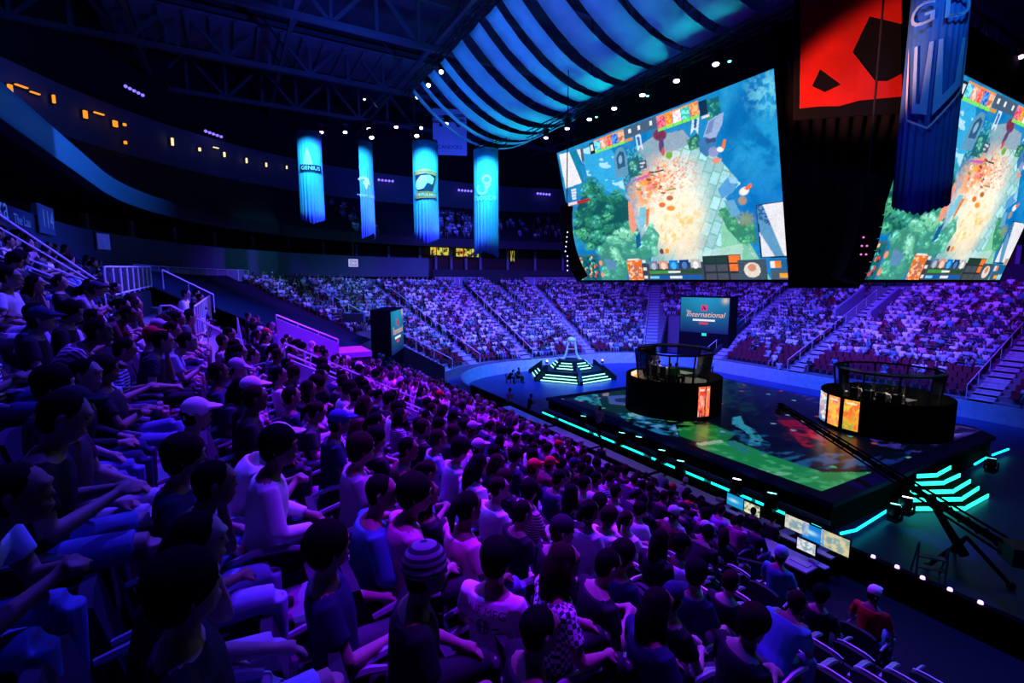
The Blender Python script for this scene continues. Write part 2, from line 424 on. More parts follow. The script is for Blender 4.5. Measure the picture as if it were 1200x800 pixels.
# ---- near stand: parapet walls, rails and fences, surveyed from the photo ----
M['parapet']=mat('parapet_paint',(.30,.28,.42),.6,var=.1)
def wall_poly(name,poly,thick,mt,label,cat='parapet wall',along=Vector((0,1,0))):
    m=MB();n=len(poly);P=[Vector(p) for p in poly];Q=[p+along*thick for p in P]
    m.add(P+Q,[tuple(range(n)),tuple(range(2*n-1,n-1,-1))]+[(i,(i+1)%n,n+(i+1)%n,n+i) for i in range(n)])
    return tag(m.build(name,mt),label,cat)
ya=12.9
a=on_y(338,421,ya);b=on_y(555,509,ya)
wall_poly('parapet_wall',[(a.x,ya,a.z),(b.x,ya,b.z),(b.x,ya,b.z-1.3),(a.x,ya,a.z-2.0)],.25,M['parapet'],'long sloping painted parapet wall beside the stair in the middle of the near seats')
for dy,dz,lb in((.1,.12,'nearer'),(.9,.30,'farther')):
    rail_thing([(a.x,ya+dy,a.z+dz),((a.x+b.x)/2,ya+dy,(a.z+b.z)/2+dz),(b.x,ya+dy,b.z+dz)],'sloping steel handrail over the long painted parapet wall, the %s of two'%lb,n=7,h=.3+dz,r=.024,group='parapet handrails')
c=on_y(572,503,ya);d=on_y(782,568,ya)
rail_thing([c+Vector((0,.1,.05)),d+Vector((0,.1,.05))],'thin sloping handrail continuing down to the production desks',n=6,h=.9,r=.018)
# second and third parapets farther along (purple lit)
yb=18.6
a=on_y(324,373,yb);b=on_y(397,402,yb)
wall_poly('parapet_wall',[(a.x,yb,a.z),(b.x,yb,b.z),(b.x,yb,b.z-1.5),(a.x,yb,a.z-1.6)],.3,M['parapet'],'purple-lit parapet wall farther along the near seats, behind the long one')
rail_thing([(a.x,yb+.1,a.z+.12),(b.x,yb+.1,b.z+.12)],'handrail on top of the purple-lit farther parapet wall',n=4,h=.25,r=.03)
p=on_y(397,414,yb);q=on_y(436,416,yb)
m=MB();m.box(((p.x+q.x)/2,yb+.9,p.z-.1),(q.x-p.x,1.8,.2));m.box(((p.x+q.x)/2,yb+.9,p.z-.9),(q.x-p.x-.1,1.7,1.4),mi=1)
tag(m.build('entry_roof_slab',[M['parapet'],M['dark']]),'flat purple-topped slab over a seating entrance','entrance slab')
# purple box and dark cloth platform near the left corner tunnel
p=at(415,372,31);m=MB();m.box((p.x,p.y,p.z),(1.3,.5,.55),rot=-.5);tag(m.build('equipment_case',M['parapet']),'small purple-lit box on the dark covered seats at left','box')
# platform with fence where the person in white sits
PX,PZ=-.75,7.35
m=MB();m.box((PX-.9,19.2,PZ-.1),(1.7,11.2,.2));m.box((PX-.05,19.2,PZ-.75),(.12,11.2,1.4))
tag(m.build('viewing_platform',M['parapet']),'raised purple-fronted viewing platform on the left behind the front rail','platform')
def fence(name,p,q,h,n,label,mesh=True,group=None):
    p=Vector(p);q=Vector(q);o=empty(name,p,label,'fence',group);d=q-p
    for nm,z in(('top_rail',h),('bottom_rail',.08)):
        mm=MB();mm.tube([(0,0,z),d+Vector((0,0,z))],.024,6);mm.build(nm,M['rail'],o,smooth=True)
    for i in range(n):
        mm=MB();e=d*(i/(n-1));mm.tube([e,e+Vector((0,0,h))],.026,6);mm.build('post',M['rail'],o,smooth=True)
    mm=MB();k=n*5
    for i in range(k):
        e=d*(i/(k-1));mm.tube([e+Vector((0,0,.08)),e+Vector((0,0,h))],.006,4)
    mm.build('grille',M['steel'],o);return o
fence('platform_fence',(PX,13.8,PZ),(PX,24.6,PZ),1.05,12,'steel fence along the front edge of the viewing platform')
fence('guard_fence',(-2.6,15.3,8.55),(-2.6,23.5,8.75),.8,9,'steel guard fence above the dark seating entrance at left')
m=MB();m.box((-2.75,19.4,7.9),(.2,8.2,1.5));tag(m.build('entrance_wall',M['dark']),'dark wall of the seating entrance under the guard fence at left','wall panel')
yr=15.2
A=[on_y(-40,226,yr),on_y(0,252,yr),on_y(112,327,yr),on_y(150,347,yr)];A.append(A[-1]-Vector((0,0,1.0)))
rail_thing(A,'steep steel handrail coming down beside the dark entrance at left',n=2,h=.9,r=.026)
yd=15.6
D=[on_y(-40,238,yd),on_y(0,267,yd),on_y(110,331,yd)]
rail_thing(D,'thin violet-lit steel rail under the steep handrail at left',n=2,h=.8,r=.022)
ye=14.2
for (u0,v0,u1,v1,lb) in((0,291,114,334,'upper'),(0,300,105,340,'lower')):
    p=on_y(u0,v0,ye);q=on_y(u1,v1,ye);pp=p+(p-q)*.6
    rail_thing([pp,p,q,q+Vector((.12,0,-.25))],'%s of two parallel rails along the dark side wall at far left'%lb,n=2,h=.6,r=.024)
p=on_y(0,298,ye+.1);q=on_y(130,352,ye+.1)
wall_poly('side_wall',[(p.x-2,ye+.08,p.z+.85),(q.x,ye+.08,q.z),(q.x,ye+.08,q.z-.9),(p.x-2,ye+.08,p.z-1.3)],.15,M['dark'],'dark sloping side wall under the two parallel rails at far left')
yf=13.3
F_=[on_y(186,377,yf),on_y(188,358,yf),on_y(200,358,yf),on_y(284,400,yf),on_y(284,425,yf)]
rail_thing(F_,'bent steel handrail in front of the viewing platform',n=3,h=.9,r=.026)
for (u0,v0,u1,v1,Y,lb) in ((190,316,250,345,19.,'handrail beyond the guard fence above the platform'),(278,372,283,400,15.5,'short rail end between the platform and the seats')):
    p=on_y(u0,v0,Y);q=on_y(u1,v1,Y);rail_thing([p,q],lb,n=3,h=.6,r=.025)
# far railings on the end stand and the glass balustrade
def balustrade(name,seg,t0,t1,o,z,n,label):
    P=[bowl(seg,t0+(t1-t0)*i/n,o)[0] for i in range(n+1)]
    c=P[0];ob=empty(name,(c.x,c.y,z),label,'balustrade')
    mm=MB();mm.tube([p-c+Vector((0,0,1.1)) for p in P],.04,6);mm.build('top_rail',M['rail'],ob)
    for p in P:
        mm=MB();mm.box(p-c+Vector((0,0,.55)),(.08,.08,1.1));mm.build('post',M['rail'],ob)
    mm=MB()
    for i in range(n):
        a,b=P[i]-c,P[i+1]-c;mm.bar(a+Vector((0,0,.55)),b+Vector((0,0,.55)),.03,.9)
    mm.build('panel',M['panel'],ob)
balustrade('balustrade','E',23.9,31,20.9,8.4,10,'pale panelled balustrade along the top of the end stand')
balustrade('balustrade','R',R(8),R(40),20.9,8.4,10,'pale panelled balustrade at the top right of the end stand')
balustrade('balustrade','L',R(8),R(40),20.6,8.9,12,'slatted balustrade in the dim far left corner')
# vomitory on the far stand: two sloping purple side walls
for (y,lb) in ((24.,'right'),(27.2,'left')):
    p,_=bowl('O',y,O0+.8*13);q,_=bowl('O',y,O0+.8*20)
    z0=tread('O',0,13);z1=tread('O',0,20)
    m=MB();m.add([(p.x,y,z0-.3),(q.x,y,z1-.3),(q.x,y,z1+1.25),(p.x,y,z0+1.25),(p.x,y+.3,z0-.3),(q.x,y+.3,z1-.3),(q.x,y+.3,z1+1.25),(p.x,y+.3,z0+1.25)],
      [(0,1,2,3),(7,6,5,4),(0,3,7,4),(3,2,6,7),(2,1,5,6),(1,0,4,5)])
    tag(m.build('entry_side_wall',M['parapet']),'%s of the two sloping purple walls of the far stand entrance'%lb,'parapet wall')
# signs on the concourse wall
M['signlit']=emat('pale_blue_sign_light',hexc(70,110,255),.55,False);M['signwhite']=emat('white_sign_light',hexc(190,190,255),.75,False)
def wall_text(s,size,y,z,label,o=23.0,mt=None,plate=None):
    p=Vector((15.4-o+.14,y,z));ex=Vector((0,-1,0));ey=Vector((0,0,1))
    # seen from +X: text x axis runs along +Y reversed
    ex=Vector((0,1,0));m=MB();vs,fs=text_geo(s,size)
    m.add(*flat((vs,fs),p,ex,ey,.02 if 0 else 0))
    ob=empty('wall_sign',p,label,'sign')
    if plate: mm=MB();mm.box((-.06,0,0),(.06,plate[0],plate[1]));mm.build('plate',M['panel'],ob)
    mm=MB();mm.add([Vector(v)-p+Vector((.0,0,0)) for v in m.v],m.f);mm.build('lettering',mt or M['signlit'],ob,fix=False)
q=on_x(4,245,-7.6);wall_text('ka',1.3,q.y-.6,q.z,'pale blue letters ka at the far left of the concourse wall')
q=on_x(30,260,-7.6);wall_text('The Lau',.6,q.y-.9,q.z-.05,'small pale lettering on the dark concourse wall, left of the number 114')
q=on_x(52,258,-7.6);wall_text('114',1.2,q.y,q.z,'section number 114 on the concourse wall at left',plate=(2.3,1.35))
p=at(414,308,46);d=(Vector((0,0,9))-p).normalized();rz=math.atan2(d.y,d.x)
ob=empty('hanging_sign',p,'small white rounded sign with dark lettering hanging over the far left seats','sign',rz=rz)
mm=MB();mm.box((0,0,0),(.12,.85,.72));mm.build('board',M['signwhite'],ob)
mm=MB();mm.tube([(0,0,.36),(0,0,2.2)],.03,6);mm.build('hanger',M['blackmetal'],ob)
for s,z in(('One',.16),('Goal',-.17)):
    mm=MB();mm.add(*flat(text_geo(s,.34),(.075,0,z),(0,1,0),(0,0,1)));mm.build('lettering',M['black'],ob,fix=False)
p=at(120,283,20);m=MB();m.box((0,0,0),(.06,1.0,1.1));
ob=empty('wall_screen',p,'small pale lit screen at the end of the concourse wall at left','screen',rz=-.5);mm=MB();mm.box((0,0,0),(.08,.75,.75));mm.build('casing',M['blackmetal'],ob);mm=MB();mm.box((.05,0,0),(.02,.62,.62));mm.build('display',emat('dim_screen',hexc(60,70,200),.35,False),ob);mm=MB();mm.ball((.065,0,-.05),.2,8,6,sc=(.05,.5,1));mm.build('graphic',M['panel'],ob)
# warm lamps of the upper suites, violet lamp strips, yellow suite windows
M['warm']=emat('warm_lamp',hexc(255,150,40),1.2,False);M['warmw']=emat('pale_warm_lamp',hexc(255,225,170),1.2,False);M['violet']=emat('violet_lamp',hexc(110,90,255),2.5,False)
def ringpt(u,v,o):
    """where a sight line meets the ring surface o metres behind the boards"""
    r=ray(u,v);lo,hi=1.,140.
    def outside(d):
        x,y=r[0]*d,r[1]*d
        X=max(23.9-x,0,x-33.5);Y=max(y-33,0)
        return math.hypot(X,Y)-(RC+o)>0 if (x<23.9 or x>33.5 or y>33) else y-41.5>o
    for _ in range(50):
        md=(lo+hi)/2
        if outside(md):hi=md
        else:lo=md
    return Vector(EYE+r*lo)
k=0
wl=[(12,105,1,.55,1.6),(25,101,1,1.9,.22),(41,109,1,1.5,.2),(63,116,1,.3,1.4),(100,134,1,.6,1.4),(116,133,1,1.9,.25),(135,145,1,.8,1.2),(146,146,1,.5,.5),(147,167,1,.45,.6),(202,166,0,.4,1.7),(234,175,0,.45,.8),(253,173,0,1.4,.2),(263,181,0,.4,1.2),(289,188,0,.35,1.3),(312,193,0,.35,1.1),(336,196,0,.25,.9)]
for i,(u,v,w,sx,sz) in enumerate(wl):
    p=ringpt(u,v,31.0);d=(Vector((26,20,p.z))-p).normalized()
    m=MB();sx*=.4;sz*=.42;m.box((0,0,0),(.2,sx,sz),mi=0);m.box((-.14,0,0),(.1,sx+.12,sz+.12),mi=1)
    o=m.build('wall_lamp',[M['warm'] if w else M['warmw'],M['blackmetal']],loc=p);o.rotation_euler=(0,0,math.atan2(d.y,d.x))
    tag(o,'%s lit lamp on the upper ring wall, number %s from the left end'%('amber' if w else 'pale warm',['one','two','three','four','five','six','seven','eight','nine','ten','eleven','twelve','thirteen','fourteen','fifteen','sixteen'][i]),'wall lamp','upper ring lamps')
for i,(u,v,du,dv) in enumerate([(157,104,5,2.6),(250,155,4.5,1.6),(452,210,4,.4),(545,222,3.6,.3),(637,226,3.4,.3)]):
    p0=ringpt(u,v,30.4);d=(Vector((26,20,p0.z))-p0).normalized();side=Vector((d.y,-d.x,0));dd=(p0-Vector(EYE)).length
    o=empty('lamp_bar',p0,'row of five violet lamps on the upper ring, %s from the left'%['first','second','third','fourth','fifth'][i],'lamp bar','violet lamp bars')
    ws=[ringpt(u+du*(j-2),v+dv*(j-2),30.4)-p0 for j in range(5)]
    mm=MB();mm.bar(ws[0],ws[-1],.18);mm.build('housing',M['blackmetal'],o)
    for w_ in ws:
        mm=MB();mm.ball(w_-Vector((0,0,.16)),.0024*dd,8,5);mm.build('lamp',M['violet'],o)
# yellow-lit suite windows at the far end: glazing with dim shapes
M['ywin']=None
def suite_window(u0,u1,v,label,h=1.5):
    p=ringpt(u0,v,26.4);q=ringpt(u1,v,26.4);c=(p+q)/2;ex=(q-p);ex.z=0;L=ex.length;ang=math.atan2(ex.y,ex.x)
    o=empty('suite_window',c,label,'window',rz=ang)
    nu,nv=40,14;U,V=np.meshgrid(np.linspace(0,1,nu),np.linspace(0,1,nv));u=U.ravel();w=V.ravel()
    n=fbm(u*9,w*4,3,int(u0));C=np.outer(np.where(n>.5,1.,.06),lin((235,225,90)));blend(C,vnoise(u*12,w*3,5)>.75,lin((255,120,30)));blend(C,(w<.12)|(w>.9),lin((20,15,30)))
    P=np.stack([(u-.5)*L,np.zeros_like(u),(w-.5)*h],1)
    me=grid_mesh('glazing',P,nu,nv,C,vm_y);ob=link('glazing',me,o)
    mm=MB()
    for z in(-h/2,h/2): mm.box((0,-.04,z),(L+.1,.1,.08))
    for i in range(4): mm.box(((i/3-.5)*L,-.04,0),(.06,.1,h))
    mm.build('window_frame',M['blackmetal'],o)
vm_y=vmat('lit_room',.8,sample=False)
suite_window(504,526,294,'yellow-lit suite window left of the fourth banner')
suite_window(534,561,296,'amber and yellow suite window under the fourth banner')
suite_window(598,603,300,'narrow yellow-lit suite window right of the fourth banner',2.0)
# ================= screens =================
def paint_game(u,v,s,t):
    C=np.tile(lin((8,120,190)),(len(u),1))
    n1=fbm(u*.06,v*.06,4,1);n2=fbm(u*.2,v*.2,4,2);n3=fbm(u*.5,v*.5,3,3)
    def P(poly,col,a=1.): blend(C,inpoly(u,v,poly),lin(col),a)
    def Em(cx,cy,rx,ry,rot=0.,w=.25):
        c,s_=math.cos(rot),math.sin(rot);x=(u-cx)*c+(v-cy)*s_;y=-(u-cx)*s_+(v-cy)*c
        return np.clip((1-np.sqrt((x/rx)**2+(y/ry)**2))/w+.5,0,1)
    def E_(cx,cy,rx,ry,col,a=1.,rot=0.,w=.25): blend(C,Em(cx,cy,rx,ry,rot,w),lin(col),a)
    blend(C,np.clip((n1-.35)*2.2,0,1),lin((60,170,215)),.55)
    blend(C,np.clip((.45-n2)*3,0,1),lin((0,85,160)),.5)
    E_(905,150,60,70,(30,165,220),.5,w=1.5);E_(870,130,14,50,(0,95,170),.7,.5,w=.8);blend(C,Em(900,108,22,24,.6,1.)*np.clip((n2-.42)*5,0,1),lin((120,215,235)),.7);blend(C,Em(900,190,40,60,0,1.)*np.clip((.5-n1)*5,0,1),lin((0,95,165)),.8)
    E_(895,255,60,50,(0,110,195),.6,w=1.2)
    # dirt and stone lane
    blend(C,inpoly(u,v,[(748,172),(765,160),(800,152),(822,178),(790,215),(745,205)]),lin((150,170,185)),.9)
    lane=inpoly(u,v,[(770,185),(810,168),(838,180),(868,215),(850,232),(868,262),(862,300),(868,330),(760,330),(765,290),(745,240)])
    lc=np.tile(lin((165,215,220)),(len(u),1))
    x=(u-780)+.35*(v-200);y=v-.35*u
    cell=vnoise(np.floor(x/11),np.floor((y+5*np.floor(x/11))/17),9);lc*= (.75+.5*cell)[:,None]
    gx=np.abs((x/11)%1-.5);gy=np.abs(((y+5*np.floor(x/11))/17)%1-.5)
    g=(gx>.43)|(gy>.45);lc[g]=lin((120,185,170))
    blend(C,lane,lc,.95)
    blend(C,inpoly(u,v,[(845,262),(866,262),(905,330),(845,330)]),lin((130,205,165)),.9)
    blend(C,inpoly(u,v,[(800,300),(870,285),(870,330),(800,330)]),lin((190,225,215)),.6)
    # river at upper left
    riv=inpoly(u,v,[(680,176),(706,166),(722,182),(728,200),(738,232),(716,226),(690,212)])
    blend(C,riv,lin((50,170,225)));blend(C,riv&(fbm(u*.05+v*.09,v*.1-u*.05,3,7)>.52),lin((190,235,250)),.75)
    P([(726,190),(742,178),(760,190),(765,225),(745,240),(733,225)],(25,115,165),.9)
    E_(744,195,13,17,(30,120,150),.7,w=.6);blend(C,inpoly(u,v,[(722,180),(762,165),(768,225),(735,235)])&(n3>.6),lin((90,190,190)),.8)
    # fire
    f=Em(784,236,36,44,.1,.9);blend(C,np.clip(f*1.1*(.45+n2),0,1),lin((255,246,225)))
    f2=Em(762,220,20,28,.3,.9);blend(C,f2*np.clip((n2-.38)*5,0,1),lin((255,150,70)),.9)
    blend(C,Em(795,265,26,30,.2,.9)*.85,lin((255,240,205)));blend(C,Em(795,265,28,30,.2,.8)*np.clip((n2-.52)*6,0,1),lin((255,200,110)),.9)
    blend(C,Em(785,205,30,22,-.3,.8)*np.clip((n3-.5)*6,0,1),lin((250,110,60)),.9)
    blend(C,Em(806,292,14,22,0,.9),lin((255,225,195)),.5)
    E_(785,232,4,3,(190,110,60));E_(776,240,4,3,(230,120,50));E_(786,244,5,3,(250,150,60));P([(781,222),(792,220),(792,222),(781,224)],(120,160,60))
    for i in range(30):
        rx=random.Random(i);cx,cy=rx.uniform(744,780),rx.uniform(188,228)
        E_(cx,cy,rx.uniform(1.,3.4),rx.uniform(.8,2.6),rx.choice([(235,80,50),(255,180,60),(250,240,220),(60,150,90),(120,60,60),(240,120,150)]),.9)
    P([(762,203),(765,201),(778,198),(778,200)],(40,50,40));P([(742,211),(760,204),(761,206),(743,213)],(200,90,190));P([(742,190),(757,187),(758,197),(743,200)],(70,90,110))
    P([(744,191.5),(756,189.5),(756,191.5),(744,193.5)],(210,215,225));P([(746,195.5),(754,194),(754,196),(746,197.5)],(200,205,215))
    # trees
    def clumps(poly,cols,n,seed,r0,r1):
        blend(C,inpoly(u,v,poly),lin(cols[0]),.95)
        rr=random.Random(seed);xs=[p[0] for p in poly];ys=[p[1] for p in poly];k=0
        while k<n:
            cx,cy=rr.uniform(min(xs),max(xs)),rr.uniform(min(ys),max(ys))
            if not inpoly(np.array([cx]),np.array([cy]),poly)[0]: continue
            k+=1;r=rr.uniform(r0,r1);c=cols[1+rr.randrange(len(cols)-1)]
            m=Em(cx,cy,r,r*.85,0,.5)*np.clip((fbm(u*.45+seed,v*.45,2,seed)-.3)*4,0,1)
            blend(C,m,lin(c),.9);blend(C,Em(cx-r*.2,cy-r*.35,r*.5,r*.4,0,.6)*np.clip((n3-.42)*5,0,1),lin([min(255,int(q*1.35+20)) for q in c]),.8)
    clumps([(676,245),(683,226),(694,211),(712,232),(720,222),(736,235),(744,262),(735,284),(712,290),(690,290),(672,272)],[(15,80,75),(40,130,100),(70,165,120),(55,150,130),(25,105,90)],60,3,4,8)
    clumps([(702,292),(736,262),(748,268),(752,285),(766,292),(760,308),(738,306),(734,328),(708,328)],[(60,140,120),(90,185,150),(120,205,165),(70,160,140)],40,5,3,6)
    clumps([(748,285),(762,262),(773,275),(768,300),(752,304)],[(60,150,130),(110,200,170),(80,175,150)],16,6,3,5)
    clumps([(842,246),(856,240),(866,262),(884,262),(888,285),(868,285),(852,268)],[(45,130,100),(80,170,120),(60,150,110)],20,8,3,5)
    clumps([(828,118),(842,112),(845,135),(830,140)],[(20,100,110),(50,140,120)],8,9,2,4)
    clumps([(805,165),(818,155),(822,172),(808,176)],[(25,100,90),(80,150,110)],8,10,2,4)
    clumps([(735,190),(748,182),(752,205),(738,208)],[(30,100,110),(90,170,150)],8,12,2,4)
    E_(874,257,9,7,(150,140,80),.6,w=.9);
    for a in range(9):
        an=a*.7;E_(874+6*math.cos(an),256+5*math.sin(an),5,1.1,(120,160,110),.8,an)
    # small structures
    P([(719,184),(724,173),(730,172),(735,184),(736,205),(722,210)],(95,150,185));P([(722,185),(726,177),(731,178),(733,195),(724,198)],(45,90,130));E_(727,187,2.2,5,(130,180,205))
    P([(744,158),(750,156),(754,176),(750,172),(747,178)],(200,225,240));P([(746,161),(749,160),(751,170),(748,171)],(50,110,190))
    P([(812,132),(820,129),(818,157),(814,151),(809,158)],(205,225,240));P([(813.5,140),(817,139),(816,150),(813,150)],(40,90,160))
    P([(824,160),(830,142),(840,135),(848,132),(846,146),(838,163),(828,166)],(150,175,215));P([(826,158),(831,143),(838,138),(834,155)],(110,135,185))
    P([(818,166),(826,160),(840,166),(834,178),(828,184),(820,178)],(60,120,175));P([(826,163),(838,161),(839,166),(828,168)],(60,75,120))
    E_(836,178,6,6,(140,150,200));E_(844,175,4,3,(240,240,230));P([(845,173),(848,163),(851,164),(849,174)],(255,120,30));P([(836,184),(846,186),(842,192),(834,190)],(235,150,130))
    P([(841,222),(853,207),(863,208),(865,216),(858,226),(846,233)],(85,160,215));P([(853,207),(863,208),(865,215),(856,215)],(150,205,235));P([(848,235),(860,234),(868,250),(858,255)],(100,165,205))
    E_(872,224,6,4.5,(240,235,235),rot=-.5);P([(872,221),(880,214),(881,219),(876,223)],(255,110,40));E_(870,235,5,5,(190,150,90),.8)
    P([(750,243),(757,242),(757,262),(752,268),(748,262)],(120,195,215));P([(757,245),(761,244),(760,262),(757,266)],(240,120,60));P([(736,236),(741,238),(746,268),(741,275),(737,262)],(235,150,125))
    P([(745,277),(750,272),(751,288),(746,292)],(25,90,150));P([(708,302),(722,306),(722,316),(712,316)],(90,140,180))
    E_(773,158,8,7,(120,50,80));E_(775,170,3,9,(90,70,120));E_(777,178,2,5,(210,90,70));E_(784,182,4,4,(120,170,60))
    for i in range(14):
        rx=random.Random(100+i);E_(rx.uniform(850,885),rx.uniform(285,318),.9,.9,(230,190,210))
    # display panels of the broadcast
    P([(655,181),(667,178),(682,214),(663,221)],(232,232,238));P([(667,178),(675.5,175.5),(684.5,214),(682,214)],(20,130,165));P([(675.5,175.5),(680,174.5),(683,192)],(225,228,235));P([(680,174.5),(683,173),(685,188),(682,190)],(80,95,110))
    for i in range(4):
        y=223+3.3*i
        P([(663.5+i*.5,y),(668+i*.5,y-1),(669+i*.5,y+1.8),(664+i*.5,y+2.6)],(30,110,190));P([(669+i*.5,y-1),(675,y-2.2),(675.5,y+.3),(669.5+i*.5,y+1.5)],(220,220,225))
    P([(666,238),(691,232),(691.5,235),(666.5,242)],(190,30,35));P([(666,238),(676,235.6),(676.5,238.6),(666.5,241.5)],(230,215,215))
    # top row of portraits along the upper edge (screen coordinates)
    top=lambda a,b,t0,t1: (s>a)&(s<b)&(t>t0)&(t<t1)
    pc=[(60,170,220),(240,150,130),(235,90,70),(30,90,190),(200,120,80),(230,60,90),(255,130,30),(240,200,210),(60,190,170),(230,120,60)]
    for i in range(5):
        for side,b in((0,.243),(1,.562)):
            a0=b+.033*i;c=pc[i+5*side];m=top(a0,a0+.031,.915,.972);blend(C,m,lin(c));blend(C,m&(n3>.5),lin([min(255,q+70) for q in c]));blend(C,top(a0,a0+.031,.972,.982),lin((250,150,40)))
            blend(C,top(a0,a0+.031,.898,.912),lin((130,230,90)))
    blend(C,top(.215,.242,.9,.975),lin((30,30,38)));blend(C,top(.22,.236,.92,.96),lin((220,220,220)));blend(C,top(.728,.755,.9,.975),lin((15,50,80)));blend(C,top(.732,.76,.885,.899),lin((235,215,220)))
    blend(C,top(.41,.56,.92,.985),lin((70,95,120)))
    for a in(.43,.475,.53): blend(C,top(a,a+.012,.945,.968),lin((235,235,235)))
    blend(C,top(.41,.445,.90,.917),lin((230,150,40)))
    # bottom right inset
    P([(886,240),(936,233.5),(943,301),(892,302)],(25,25,30));P([(887,241),(893.5,240),(919,299.5),(893,300.8)],(90,150,190))
    blend(C,inpoly(u,v,[(887,241),(893.5,240),(905,266),(889,256)])&(n3>.45),lin((40,90,150)));P([(890,272),(908,299.8),(893,300.5)],(225,225,235));P([(893.5,240),(935,234.5),(942,300),(919,299.5)],(228,228,234))
    # bottom HUD in screen coordinates
    H=lambda a,b,t0,t1,c,al=1.: blend(C,(s>a)&(s<b)&(t>t0)&(t<t1),lin(c),al)
    H(.003,.152,0,.205,(70,100,105));H(.006,.145,.008,.196,(15,105,115))
    for i in range(70):
        rx=random.Random(300+i);a,b=rx.uniform(.012,.138),rx.uniform(.02,.185);c=rx.choice([(230,70,80),(80,220,190),(250,190,120),(20,60,80),(30,80,90)])
        blend(C,((s-a)/.006)**2+((t-b)/.011)**2<1,lin(c))
    for b in(.14,.05): blend(C,((s-.162)/.01)**2+((t-b)/.02)**2<1,lin((235,150,110)))
    H(.318,.83,0,.118,(60,72,82));H(.318,.395,0,.15,(235,110,30));blend(C,((s-.355)/.025)**2+((t-.07)/.05)**2<1,lin((190,110,90)));blend(C,(s>.318)&(s<.395)&(t<.15)&(n3>.58),lin((255,200,150)))
    H(.325,.385,.148,.158,(220,220,220))
    for i in range(5): H(.40,.418,.02+.027*i,.04+.027*i,[(220,220,220),(60,60,70)][i%2])
    for i,c in enumerate([(110,125,145),(210,150,130),(10,120,210),(15,60,120),(180,180,180)]): H(.435+.047*i,.475+.047*i,.082,.135,c);blend(C,((s-.455-.047*i)/.012)**2+((t-.1)/.022)**2<1,lin([min(255,q+60) for q in c]))
    H(.43,.665,.05,.072,(60,150,60));H(.55,.665,.05,.072,(35,80,45));H(.52,.575,.055,.067,(230,230,230));H(.43,.665,.015,.038,(20,90,170));H(.43,.475,.018,.036,(120,200,230));H(.525,.58,.02,.033,(225,230,235))
    H(.672,.812,0,.15,(38,45,52))
    for i in range(3):
        for j in range(3):
            c=(70,78,86) if (j<2 and not(i==2 and j==1)) else rnd.choice([(225,150,120),(30,60,50),(200,190,180),(240,120,40)])
            H(.68+.045*i,.72+.045*i,.008+.05*j,.048+.05*j,c)
    H(.80,.895,0,.118,(62,82,95));blend(C,((s-.847)/.027)**2+((t-.062)/.042)**2<1,lin((225,215,205)));blend(C,((s-.847)/.014)**2+((t-.075)/.02)**2<1,lin((210,140,110)))
    H(.905,1,0,.06,(70,90,105));H(.905,1,.06,.115,(20,100,150));H(.93,.96,.018,.042,(235,160,60))
    for a in(.972,.99): blend(C,((s-a)/.01)**2+((t-.03)/.02)**2<1,lin((130,210,235)))
    H(.905,.918,.07,.108,(230,230,225));H(.92,.937,.07,.108,(240,130,40));H(.965,1,.115,.16,(190,160,140))
    for a,c in((.503,(120,60,60)),(.529,(250,150,40))): blend(C,((s-a)/.009)**2+((t-.195)/.018)**2<1,lin(c))
    C*=(.82+.36*fbm(u*.9,v*.9,2,77))[:,None];C*=(.9+.2*fbm(u*.12,v*.12,3,78))[:,None]
    return np.clip(C,0,1)
def screen_points(c0,c1,t0,t1,nu,nv):
    s,t=np.meshgrid(np.linspace(0,1,nu),np.linspace(0,1,nv));s=s.ravel()[:,None];t=t.ravel()[:,None]
    c0,c1,t0,t1=[np.array(q) for q in(c0,c1,t0,t1)]
    return ((c0*(1-s)+c1*s)*(1-t)+(t0*(1-s)+t1*s)*t),s.ravel(),t.ravel()
NU,NV=440,250
SZ=9.0;ST=16.4
Lq=[(18.8,24.36,SZ),(18.8,10.67,SZ),(16.9,24.36,ST),(16.9,10.67,ST)]
P,s_,t_=screen_points(*Lq,NU,NV)
uu,vv,_=proj(P)
game=paint_game(uu,vv,s_,t_)
M['screen']=vmat('led_screen',1.12,rough=.4)
def big_screen(q,name_label,flip=1):
    c=Vector(q[0]);P,_,_=screen_points(*q,NU,NV);P=P-np.array(c)
    o=empty('led_screen',c,name_label,'screen','hanging screens')
    link('display',grid_mesh('display',P,NU,NV,game,M['screen']),o)
    b=[Vector(x)-c for x in q];n=(b[1]-b[0]).cross(b[2]-b[0]).normalized()
    if (n.dot(Vector((26,17,12))-c))<0: n=-n    # pointing into the cluster
    m=MB();e=.06
    ring_=[(b[0],b[1]),(b[1],b[3]),(b[3],b[2]),(b[2],b[0])]
    for a,d in ring_: m.bar(a+n*.03,d+n*.03,.1,.12)
    m.build('frame',M['blackmetal'],o)
    m=MB();F=[p+n*.06 for p in(b[0],b[1],b[3],b[2])];K=[p+n*.5 for p in F];m.add(F+K,[(0,1,2,3),(7,6,5,4),(0,4,5,1),(1,5,6,2),(2,6,7,3),(3,7,4,0)])
    m.build('cabinet',M['blackmetal'],o);return o
big_screen(Lq,'huge tilted game screen on the left face of the hanging cluster')
Rq=[(20.1,10.0,SZ),(35.78,10.0,SZ),(20.1,8.1,ST),(35.78,8.1,ST)]
big_screen(Rq,'huge tilted game screen on the right face, partly behind the near blue banner')
